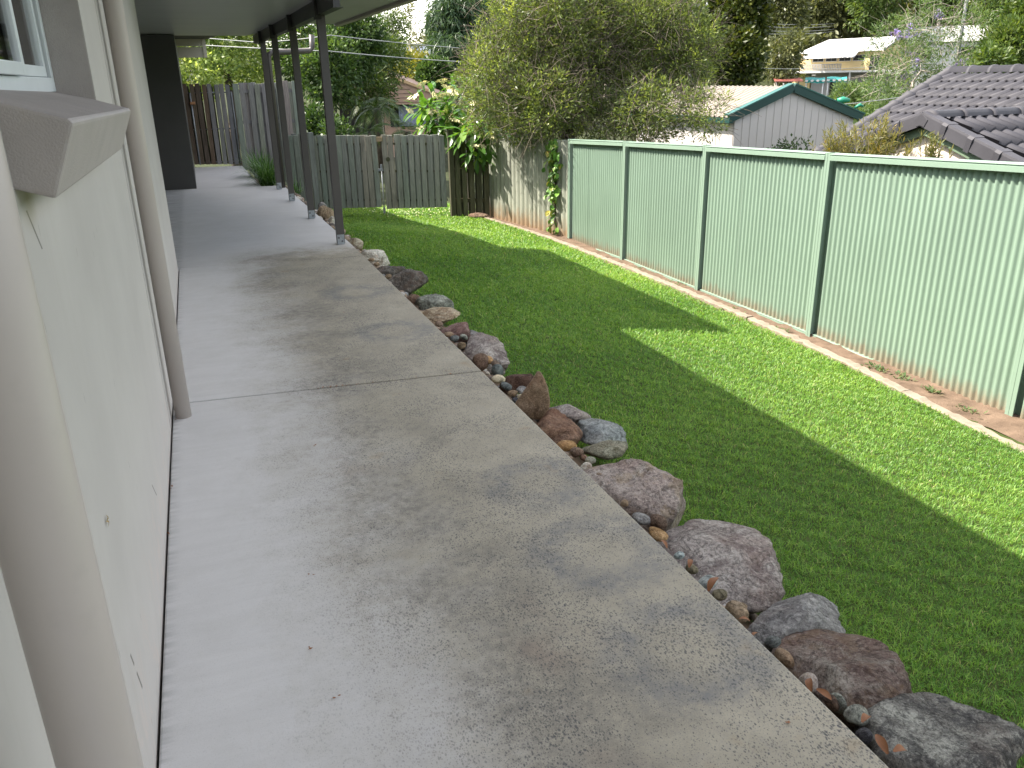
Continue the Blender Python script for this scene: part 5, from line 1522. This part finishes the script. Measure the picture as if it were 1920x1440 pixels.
# ================================================================== NEIGHBOURS: SHED
shed = thing('shed', (12.0, 15.0, -1.9), 'pale steel garden shed with a cream ribbed roof and dark green trim', 'shed')
XL, XR_, XA, YG, ZE, ZA, ZF, LEN = 10.47, 13.62, 11.86, 15.0, 0.80, 1.32, -2.0, 4.2
def gz(x): return lerp(ZE, ZA, (x-XL)/(XA-XL)) if x < XA else lerp(ZA, 0.72, (x-XA)/(XR_-XA))
n = 16
for i in range(n):
    x0 = lerp(XL+0.03, XR_-0.03, i/n); x1 = lerp(XL+0.03, XR_-0.03, (i+1)/n)
    m = MB()
    e = 0.012
    pr = [(x0, 0), (x0+0.010, -0.014), (x0+0.026, -0.014), (x0+0.036, 0), (x1, 0)]
    vs = []
    for (x, o_) in pr: vs += [(x, YG+o_, ZF), (x, YG+o_, gz(x)-0.03)]
    m.add(vs, [(2*k, 2*k+2, 2*k+3, 2*k+1) for k in range(4)])
    m.build('wall_panel', M['shed_wall'], shed)
b = MB(); b.box(XL+0.03, YG+0.02, ZF, XR_-0.03, YG+LEN-0.05, 0.68); b.build('side_wall', M['shed_wall'], shed)
def roof_sheets(xa, za, xb, zb, k):
    for i in range(k):
        y0 = YG-0.06 + i*(LEN+0.2)/k; y1 = YG-0.06 + (i+1)*(LEN+0.2)/k
        vs = []; fs = []
        ribs = 5; pr = []
        for r in range(ribs):
            yb_ = lerp(y0, y1, r/ribs); w_ = (y1-y0)/ribs
            pr += [(yb_, 0), (yb_+w_*0.15, 0.028), (yb_+w_*0.3, 0.028), (yb_+w_*0.45, 0)]
        pr.append((y1, 0))
        for (y, h) in pr: vs += [(xa, y, za+h), (xb, y, zb+h)]
        fs = [(2*q, 2*q+1, 2*q+3, 2*q+2) for q in range(len(pr)-1)]
        MB().add(vs, fs).build('roof_sheet', M['shed_roof'], shed)
roof_sheets(XL-0.12, ZE-0.03, XA, ZA+0.012, 5)
roof_sheets(XR_+0.12, 0.70, XA, ZA+0.012, 5)
def barge(xa, za, xb, zb):
    m = MB(); d = Vector((xb-xa, 0, zb-za)); c = Vector(((xa+xb)/2, YG-0.05, (za+zb)/2-0.035)); nn = Vector((-d.z, 0, d.x)).normalized()
    m.obox(c, d*0.5, (0,0.035,0), nn*0.085); m.build('barge_trim', M['shed_trim'], shed, bevel=0.006)
    m = MB(); m.obox(c+nn*0.086+Vector((0,0.038,0)), d*0.5, (0,0.085,0), nn*0.012); m.build('barge_cap', paint('green_trim_cap', (0.025,0.11,0.09), 0.4, 0.1, 3), shed)
barge(XL-0.14, ZE-0.02, XA-0.002, ZA+0.03); barge(XA+0.002, ZA+0.03, XR_+0.16, 0.70)
MB().box(XL-0.16, YG-0.1, ZE-0.14, XL-0.07, YG+LEN, ZE-0.04).build('gutter', M['shed_trim'], shed)

# ================================================================== NEIGHBOURS: TILED HOUSE
th = thing('tiled_house', (11, 8, -2), 'single storey house with a charcoal concrete tile roof and a cream gable', 'house')
SL = 0.33
RX, RZ = 12.0, 1.57
def tile_mesh():
    W, L = 0.30, 0.40
    vs = []; fs = []
    nx = 12
    for j, (y, lift) in enumerate(((0.0, 0.0), (L, 0.028))):
        for i in range(nx+1):
            t = i/nx; h = 0.027*math.cos(4*math.pi*t) + 0.006
            vs.append((t*W*1.02-W/2, y, h+lift))
    for i in range(nx): fs.append((i, nx+1+i, nx+2+i, i+1))
    k = len(vs)
    for i in range(nx+1):
        x, y, z = vs[nx+1+i]; vs.append((x, y-0.004, z-0.030))
    for i in range(nx): fs.append((nx+1+i, k+i, k+i+1, nx+2+i))
    return MB().add(vs, fs, True)
tp = None; ntile = 0
def place_tile(p, across, down):
    global tp, ntile
    ax = Vector(across).normalized(); dn = Vector(down).normalized(); nz = ax.cross(dn)
    if nz.z < 0: ax = -ax; nz = ax.cross(dn)
    mt = Matrix((ax, dn, nz)).transposed()
    if tp is None: tp = tile_mesh().build('roof_tile', M['tile'], th); o = tp
    else: o = clone(tp, th)
    o.location = p; o.rotation_euler = mt.to_euler(); ntile += 1
cs = 1/math.sqrt(1+SL*SL)
# main plane facing the fence (-X)
def verge_y(x): return 11.16 - 0.27*(RX-x)
base_m = MB()
vs = [(RX,verge_y(RX),RZ-0.02),(6.9,verge_y(6.9),RZ-0.02-SL*5.1),(6.9,3.0,RZ-0.02-SL*5.1),(RX,3.0,RZ-0.02),(17,11.2,RZ-0.02-SL*5),(17,3.0,RZ-0.02-SL*5)]
base_m.add(vs, [(0,1,2,3),(0,3,5,4)])
roof_t = base_m.build('roof', M['tile'], th)
rows = 13
for r in range(rows):
    s = 0.10 + r*0.345
    x = RX - s*cs; z = RZ - s*cs*SL
    ystart = verge_y(x) - 0.15
    ymin = {0:9.2,1:8.7,2:8.3,3:8.0,4:7.4,5:7.2,6:7.0,7:6.9,8:6.8}.get(r, 7.0)
    k = 0
    while ystart - k*0.30 > ymin:
        place_tile((x, ystart-k*0.30, z), (0,1,0), (-1,0,-SL)); k += 1
# small gable: ridge along X at y=GY, apex z
GY, GZ, GX, SG = 6.80, 1.15, 7.10, 0.33
base_m = MB()
base_m.add([(GX+0.02,GY,GZ-0.03),(11.2,GY,GZ-0.03),(11.2,GY-3.6,GZ-0.03-3.6*SG),(GX+0.02,GY-3.6,GZ-0.03-3.6*SG),(GX+0.02,GY+2.4,GZ-0.03-2.4*SG),(11.2,GY+2.4,GZ-0.03-2.4*SG)], [(0,1,2,3),(0,4,5,1)])
base_m.build('gable_roof', M['tile'], th)
cg = 1/math.sqrt(1+SG*SG)
for r in range(4):
    s = 0.06 + r*0.345
    for k in range(11):
        place_tile((GX+0.30+k*0.30, GY-s*cg, GZ-s*cg*SG), (1,0,0), (0,-1,-SG))
for r in range(3):
    s = 0.06 + r*0.345
    for k in range(8):
        place_tile((GX+0.30+k*0.30, GY+s*cg, GZ-s*cg*SG), (1,0,0), (0,1,-SG))
def cap_piece(a, c, up, w, h, name='ridge_tile', lip=True):
    """one capping tile from a to c (3-D), half-round box with a raised collar at its upper end"""
    a = Vector(a); c = Vector(c); d = c-a; L = d.length; d.normalize()
    up = Vector(up); up = (up - d*up.dot(d)).normalized(); sd = d.cross(up)
    prof = [(-w,-h*0.35),(-w*0.86,h*0.35),(-w*0.5,h*0.85),(0,h),(w*0.5,h*0.85),(w*0.86,h*0.35),(w,-h*0.35)]
    vs = []; fs = []
    secs = [(-0.02,1.16),(0.03,1.16),(0.035,1.0),(L+0.02,0.97)] if lip else [(0,1),(L,1)]
    for s, k in secs:
        for p, q in prof: vs.append(a + d*s + sd*p*k + up*q*k)
    m = len(prof)
    for i in range(len(secs)-1):
        for j in range(m-1): fs.append((i*m+j, i*m+j+1, (i+1)*m+j+1, (i+1)*m+j))
    fs.append(tuple(range(m-1,-1,-1))); fs.append(tuple((len(secs)-1)*m+j for j in range(m)))
    return MB().add(vs, fs, True).build(name, M['tile'], th)
for k in range(6):                                   # main ridge
    cap_piece((RX,11.10-k*0.40,RZ+0.02), (RX,11.10-(k+1)*0.40,RZ+0.02), (0,0,1), 0.115, 0.075)
a0 = Vector((RX-0.02,verge_y(RX)-0.02,RZ+0.01)); b0 = Vector((7.6,verge_y(7.6)-0.02,RZ+0.01-SL*4.4)); Lh = (b0-a0).length; nh = 12
for k in range(nh):                                  # sloping edge of the main roof
    cap_piece(b0.lerp(a0,(k+1)/nh), b0.lerp(a0,k/nh), (0,0,1), 0.10, 0.07)
for k in range(9):                                   # ridge of the small gable
    cap_piece((GX+0.04+k*0.40,GY,GZ+0.02), (GX+0.04+(k+1)*0.40,GY,GZ+0.02), (0,0,1), 0.10, 0.05)
def verge_box(a, c):
    a = Vector(a); c = Vector(c); d = c-a; L = d.length; d.normalize(); sd = Vector((1,0,0)); up = sd.cross(d)
    if up.z < 0: up = -up
    vs = []; fs = []
    for s, k in ((0,1.0),(L-0.05,1.0),(L-0.05,1.16),(L+0.015,1.16)):
        for p, q in ((-0.005*k,-0.115*k),(-0.005*k-0.02*(k-1)*5,0.0),(0.0,0.022*k),(0.11*k,0.024*k),(0.125*k,0.0)):
            vs.append(a+d*s+sd*p+up*q)
    for i in range(3):
        for j in range(4): fs.append((i*5+j, i*5+j+1, (i+1)*5+j+1, (i+1)*5+j))
    fs.append((4,3,2,1,0)); fs.append((15,16,17,18,19))
    return MB().add(vs, fs).build('verge_tile', M['tile'], th)
for k in range(6):
    s0, s1 = k*0.345*cg, (k+1)*0.345*cg
    verge_box((GX-0.06,GY-s0,GZ+0.035-s0*SG), (GX-0.06,GY-s1,GZ+0.035-s1*SG))
for k in range(6):
    s0, s1 = k*0.345*cg, (k+1)*0.345*cg
    verge_box((GX-0.06,GY+s0,GZ+0.035-s0*SG), (GX-0.06,GY+s1,GZ+0.035-s1*SG))
MB().extrude([(GX-0.072,GY-0.09,GZ-0.02),(GX-0.072,GY,GZ+0.05),(GX-0.072,GY+0.09,GZ-0.02),(GX-0.072,GY+0.05,GZ-0.095),(GX-0.072,GY,GZ-0.08),(GX-0.072,GY-0.05,GZ-0.095)], (0.12,0,0)).build('verge_apex', M['tile'], th, bevel=0.006)
def gable_strip(sgn, z0, z1, x, name, mat, th_=0.03):
    Lb = 2.3
    m = MB(); m.extrude([(x,GY,GZ-z0),(x,GY+sgn*Lb,GZ-z0-Lb*SG),(x,GY+sgn*Lb,GZ-z1-Lb*SG),(x,GY,GZ-z1)], (th_,0,0)); return m.build(name, mat, th)
for sgn in (-1, 1): gable_strip(sgn, 0.085, 0.175, GX+0.0+0.002*sgn, 'barge_board', M['fascia_green'])
gw = MB(); gw.extrude([(GX+0.06,GY,GZ-0.10),(GX+0.06,GY-2.6,GZ-0.10-2.6*SG),(GX+0.06,GY-2.6,-2.0),(GX+0.06,GY+2.6,-2.0),(GX+0.06,GY+2.6,GZ-0.10-2.6*SG)], (0.15,0,0))
gw.build('gable_wall', M['gable_cream'], th)
MB().box(GX+0.055, GY-1.2, 0.655, GX+0.0595, GY+1.2, 0.660).build('sheet_joint', M['grey_paint'], th)
w = MB(); w.box(8.2, 3.2, -2.0, 16.0, 8.9, 0.1); w.build('wall', M['gable_cream'], th)

# ================================================================== YELLOW HOUSE ON THE SLOPE
YO = Vector((52.9, 66.0, 0)); YU = Vector((0.25,-0.968,0)).normalized(); YV = Vector((0.968,0.25,0)).normalized()
yh = thing('yellow_house', (52.9,66,0), 'yellow weatherboard house with a white roof and awning on the slope', 'house')
def yp(u, v, z): return YO + YU*u + YV*v + Vector((0,0,z))
def ybox(mb, u0, u1, v0, v1, z0, z1): 
    return mb.obox(yp((u0+u1)/2,(v0+v1)/2,(z0+z1)/2), YU*((u1-u0)/2), YV*((v1-v0)/2), (0,0,(z1-z0)/2))
LY, DY, ZD, ZEV, ZRI = 7.9, 4.6, 1.75, 3.28, 4.42
m = MB(); ybox(m, 0, LY, 0, DY, ZD, ZEV)
m.extrude([yp(LY-0.02,0,ZEV), yp(LY-0.02,DY,ZEV), yp(LY-0.02,DY/2,ZRI-0.08)], YU*0.02)
m.build('wall', M['yellow'], yh)
m = MB(); m.add([yp(-0.25,-0.35,ZEV-0.02), yp(LY+0.35,-0.35,ZEV-0.02), yp(LY+0.35,DY/2,ZRI), yp(1.1,DY/2,ZRI), yp(LY+0.35,DY+0.35,ZEV-0.02), yp(-0.25,DY+0.35,ZEV-0.02)], [(0,1,2,3),(2,4,5,3),(0,3,5)])
roofy = m.build('roof', M['white'], yh)
m = MB(); 
for va, vb in ((-0.35,DY/2),(DY+0.35,DY/2)):
    a, c = yp(LY+0.36,va,ZEV-0.04), yp(LY+0.36,vb,ZRI-0.02); d = c-a
    m.obox((a+c)/2, d*0.5, YU*0.03, (0,0,0.06))
m.build('barge_board', M['grey_paint'], roofy)
m = MB(); m.extrude([yp(0.75,-0.30,ZEV-0.06), yp(6.0,-0.30,ZEV-0.06), yp(6.0,-0.85,ZEV-0.50), yp(0.75,-0.85,ZEV-0.50)], (0,0,0.05)); m.build('awning', M['white'], yh)
for k in range(4):
    u0 = 1.3 + k*1.35
    m = MB(); ybox(m, u0, u0+1.15, -0.04, -0.005, 2.50, 2.98); f = m.build('window', M['white'], yh)
    for q in range(2):
        m = MB(); ybox(m, u0+0.05+q*0.54, u0+0.56+q*0.54, -0.055, -0.042, 2.54, 2.95); m.build('pane', M['glass'], f)
m = MB(); ybox(m, 7.0, 7.9, -0.04, -0.003, ZD, 2.9); m.build('door_panel', M['glass'], yh)
m = MB(); ybox(m, -0.9, 11.0, -1.6, -0.05, ZD-0.16, ZD); m.build('deck', M['white'], yh)
m = MB()
for k in range(26): ybox(m, 1.2+k*0.16, 1.28+k*0.16, -1.5, -1.47, ZD, ZD+0.5)
ybox(m, 1.2, 5.3, -1.51, -1.46, ZD+0.5, ZD+0.56)
m.build('railing', M['grey_paint'], yh)
for u in (-0.5, 6.2, 10.5):
    m = MB(); ybox(m, u-0.06, u+0.06, -1.5, -1.38, -1.5, ZD-0.16); m.build('post', M['white'], yh)
m = MB(); ybox(m, 1.2, LY+3, 0.2, 0.6, -1.5, ZD-0.17); m.build('undercroft', M['grey_paint'], yh)
m = MB(); ybox(m, 3.2, 4.0, 0.18, 0.21, -1.0, 0.9); ybox(m, 5.0, 7.2, 0.18, 0.21, -1.0, 0.8); m.build('doorway', M['glass'], yh)
m = MB(); ybox(m, -0.8, 1.15, 0.1, 0.5, -1.5, 0.9); m.build('lower_wall', M['yellow'], yh)
# small red roofed lean-to beside it
rl = thing('garden_shelter', (45.4,58.2,0), 'low red roofed shelter between the shed and the yellow house', 'shelter')
m = MB(); m.obox((45.5,58.1,1.12), (0.9,-0.55,0), (0.5,0.8,0.1), (0,0,0.05)); m.build('roof', M['red_steel'], rl)
for s in (-0.8, 0.0, 0.8): MB().box(45.5+s*0.9-0.04, 58.1-s*0.55-0.04, -1.5, 45.5+s*0.9+0.04, 58.1-s*0.55+0.04, 1.08).build('post', M['grey_paint'], rl)
# two teal play shades with white spots
def shade(label, c, wu, seed):
    t = thing('play_shade', (c[0], c[1], -1.0), label, 'shade canopy', 'teal play shades below the yellow house')
    u = Vector((0.77,-0.63,0)); v = Vector((0.63,0.77,0)); c = Vector(c)
    n = 8; vs = []; fs = []
    for j in range(3):
        for i in range(n+1):
            a = (i/n-0.5)*2*wu; b_ = (j-1)*0.75
            vs.append(c + u*a + v*b_ + Vector((0,0,0.10*math.cos((j-1)*1.2) + 0.03*math.sin(i*0.8) - 0.16*abs(j-1) - 0.05)))
    for j in range(2):
        for i in range(n): fs.append((j*(n+1)+i, j*(n+1)+i+1, (j+1)*(n+1)+i+1, (j+1)*(n+1)+i))
    k = len(vs)
    for i in range(n+1): vs.append(vs[i] + Vector((0,0,-0.16-0.04*(i % 2))))
    for i in range(n): fs.append((i, i+1, k+i+1, k+i))
    can = MB().add(vs, fs, True).build('canopy', M['teal'], t)
    for q in range(4):
        p = c + u*((q/3-0.5)*1.7*wu) - v*0.76 + Vector((0,0,-0.19))
        MB().add([p + u*0.13*math.cos(x_) + Vector((0,0,0.085*math.sin(x_))) - v*0.02 for x_ in [2*math.pi*z/8 for z in range(8)]], [tuple(range(8))]).build('white_spot', M['white'], can)
    for su in (-0.85, 0.85):
        for sv in (-0.6, 0.6):
            p = c + u*su*wu + v*sv
            MB().tube([p+Vector((0,0,-2.6)), p+Vector((0,0,-0.12))], 0.05, 6).build('post', M['white'], t)
shade('teal white spotted play shade, nearer the yellow wall end', (47.6,57.4,1.20), 0.75, 1)
shade('teal white spotted play shade, nearer the tall white deck post', (48.9,56.4,1.22), 0.75, 2)
# bright green plastic glimpsed in the shrubs
gp = thing('plastic_seat', (21.0,23.8,0.4), 'bright green plastic play seat glimpsed among the feathery shrubs', 'play seat')
m = MB(); m.tube([(20.85,23.9,0.70),(21.0,23.8,0.72),(21.2,23.7,0.70)], [0.07,0.11,0.06], 8); m.tube([(21.0,23.8,0.7),(21.02,23.8,0.2)], 0.03, 6); m.build('seat', M['jade'], gp)
m = MB(); m.tube([(21.35,23.6,0.45),(21.5,23.5,0.55),(21.6,23.45,0.5)], [0.04,0.06,0.03], 6); m.build('backrest', M['jade'], gp)

# ================================================================== PINKISH BROWN HOUSE
ph = thing('brown_house', (7.2,33.5,-1), 'pinkish brown house with a dark carport and blue curtained window beyond the gate', 'house')
PO = Vector((5.4,34.05,0)); PU = Vector((0.955,-0.295,0)).normalized(); PV = Vector((0.295,0.955,0))
def pp3(u, v, z): return PO + PU*u + PV*v + Vector((0,0,z))
m = MB(); m.extrude([pp3(-0.1,0,0.76), pp3(3.7,0,0.70), pp3(3.7,0,1.14), pp3(1.75,0,1.86), pp3(-0.1,0,1.20)], PV*0.05); m.build('gable_board', M['pink_brown'], ph)
for k in range(6):
    z = 0.80+k*0.16
    m = MB(); m.obox(pp3(1.8,-0.006,z), PU*1.7*(1-k*0.12), PV*0.004, (0,0,0.006)); m.build('board_joint', M['dark_void'], ph)
for a, c in ((pp3(4.1,-0.04,1.02), pp3(1.75,-0.04,1.93)), (pp3(-0.6,-0.04,1.02), pp3(1.75,-0.04,1.93))):
    d = c-a; m = MB(); m.obox((a+c)/2, d*0.5, PV*0.03, (0,0,0.055)); m.build('barge_board', M['tan_trim'], ph)
m = MB(); m.add([pp3(4.2,-0.06,1.04), pp3(1.75,-0.06,1.95), pp3(1.75,8,1.95), pp3(4.2,8,1.04), pp3(-0.7,-0.1,1.07), pp3(-0.7,8,1.07)], [(0,1,2,3),(1,4,5,2)]); m.build('roof', paint('brown_roof', (0.10,0.06,0.045), 0.7, 0.2, 1), ph)
m = MB(); m.obox(pp3(0.75,2.0,-0.3), PU*0.95, PV*0.05, (0,0,1.05)); m.build('carport_back', M['dark_void'], ph)
m = MB(); m.obox(pp3(0.75,1.0,0.78), PU*1.0, PV*1.0, (0,0,0.02)); m.build('carport_ceiling', M['dark_void'], ph)
m = MB(); m.obox(pp3(2.75,0.5,-0.3), PU*1.0, PV*0.05, (0,0,1.02)); m.build('wall', M['pink_brown'], ph)
m = MB(); m.obox(pp3(2.75,0.43,0.28), PU*0.75, PV*0.02, (0,0,0.42)); wf = m.build('window', M['glass'], ph)
cm = MB(); vs = []
for i in range(41): vs += [pp3(2.35+i*0.028, 0.395+0.012*math.sin(i*1.3), -0.12), pp3(2.35+i*0.028, 0.395+0.012*math.sin(i*1.3), 0.66)]
cm.add(vs, [(2*i, 2*i+2, 2*i+3, 2*i+1) for i in range(40)], True); cm.build('curtain', M['curtain'], wf)

# far small buildings
wb = thing('white_house', (20,75.3,2), 'distant white balcony of a house seen above the yellow green shrubs', 'house')
m = MB(); m.obox((19.45,75.4,3.5), (1.2,-0.35,0), (0.2,0.6,0), (0,0,0.05)); m.build('balcony_floor', M['white'], wb)
m = MB()
for k in range(16): m.obox((18.35+k*0.147, 75.1-k*0.043, 3.78), (0.045,-0.01,0), (0,0.02,0), (0,0,0.25))
m.obox((19.45,74.78,4.04), (1.2,-0.35,0), (0,0.03,0), (0,0,0.03)); m.build('railing', M['white'], wb)
m = MB(); m.obox((19.6,76.6,3.2), (1.3,-0.38,0), (0.15,0.5,0), (0,0,1.2)); m.build('wall', paint('pale_blue_wall', (0.45,0.50,0.60), 0.6, 0.05, 1), wb)
m = MB(); m.obox((18.3,75.2,3.2), (0.25,-0.07,0), (0.1,0.4,0), (0,0,0.5)); m.build('side_wall', M['pink_brown'], wb)
def ridge_house(name, label, c, L, D, zw, zr, rot, wallm, roofm):
    t = thing(name, (c[0], c[1], ground_z(c[0], c[1])), label, 'house')
    u = Vector((math.cos(rot), math.sin(rot), 0)); v = Vector((-math.sin(rot), math.cos(rot), 0)); c0 = Vector((c[0], c[1], 0))
    g = ground_z(c[0], c[1])
    m = MB(); m.obox(c0+Vector((0,0,(g-1+zw)/2)), u*L/2, v*D/2, (0,0,(zw-g+1)/2)); m.build('wall', wallm, t)
    m = MB(); a = [c0+u*s*(L/2+0.4)+v*q*(D/2+0.4)+Vector((0,0,zw)) for s, q in ((-1,-1),(1,-1),(1,1),(-1,1))]; r = [c0+u*s*(L/2-0.6)+Vector((0,0,zr)) for s in (-1,1)]
    m.add(a+r, [(0,1,5,4),(1,2,5),(2,3,4,5),(3,0,4)]); m.build('roof', roofm, t)
    for q in range(2):
        m = MB(); m.obox(c0 - v*(D/2+0.02) + u*(q-0.5)*L*0.45 + Vector((0,0,zw-0.9)), u*0.6, v*0.02, (0,0,0.45)); m.build('window', M['glass'], t)
    return t
ridge_house('red_roofed_house', 'orange tiled roof half hidden in trees above the yellow house', (86.5,96.0), 5.5, 5, 7.9, 9.3, -0.6, M['cream'], M['red_roof'])
ridge_house('far_house', 'pale roofed house partly hidden behind the jacaranda branches', (66.0,62.5), 8.0, 5, 4.0, 5.4, -0.7, M['white'], M['white'])

# ================================================================== POWER POLES AND LINES
def pole(label, base, h, arm, arm_dir):
    t = thing('power_pole', base, label, 'power pole', 'power poles')
    b = Vector(base)
    MB().tube([b, b+Vector((0,0,h))], [0.14,0.10], 10).build('shaft', M['pole'], t)
    a = Vector(arm_dir).normalized()
    am = MB().obox(b+Vector((0,0,h-0.25)), a*arm, a.cross(Vector((0,0,1)))*0.05, (0,0,0.06)).build('cross_arm', M['pole'], t)
    for s in (-0.9, -0.35, 0.35, 0.9):
        p = b+a*arm*s+Vector((0,0,h-0.19)); MB().tube([p, p+Vector((0,0,0.07)), p+Vector((0,0,0.15))], [0.05,0.07,0.04], 8).build('insulator', M['white'], am)
pole('grey power pole with its cross arm over the top of the bottlebrush', (23.6,37.7,-2), 6.85, 0.65, (0.77,-0.63,0.1))
pole('grey power pole standing behind the jacaranda limbs', (50.0,46.0,-1), 9.0, 0.9, (0.77,-0.63,0))
def wire(label, pts, r, sag=0.15):
    P = []
    for (a, b) in zip(pts, pts[1:]):
        a = Vector(a); b = Vector(b)
        for k in range(13):
            t = k/12; q = a.lerp(b, t); q.z -= sag*4*t*(1-t)
            if k or not P: P.append(q)
    o = MB().tube(P, r, 5).build('power_line', M['wire'])
    tag(o, label, 'power line', 'overhead power lines')
wire('upper pale cable from under the patio roof across to the bottlebrush', [(-1.5,26.6,3.05),(1.9,23.57,2.58),(3.46,21.9,2.67),(8.26,26.91,2.54)], 0.012, 0.02)
wire('lower pale cable running below the upper one to the bottlebrush', [(-1.5,26.0,2.75),(3.41,21.77,2.3),(8.36,26.71,2.12)], 0.014, 0.02)
for k, (dz, nm) in enumerate(((0.0,'topmost'),(-0.22,'second'),(-0.5,'third'),(-0.7,'lowest'))):
    wire('%s of four thin cables passing above the yellow house' % nm, [(23.8+0.1*k,38.0,4.9+dz*0.55),(40.6,54.7,5.05+dz),(70.8,78.4,7.0+dz)], 0.018, 0.25)
wire('single cable crossing in front of the dense tree towards the yellow deck', [(23.0,37.2,2.35),(35.3,44.0,1.85),(50.0,50.4,2.2)], 0.016, 0.15)
wire('pale green cord strung low between the shed and the tiled roof', [(18.6,22.3,0.60),(21.25,21.47,0.83)], 0.012, 0.03)
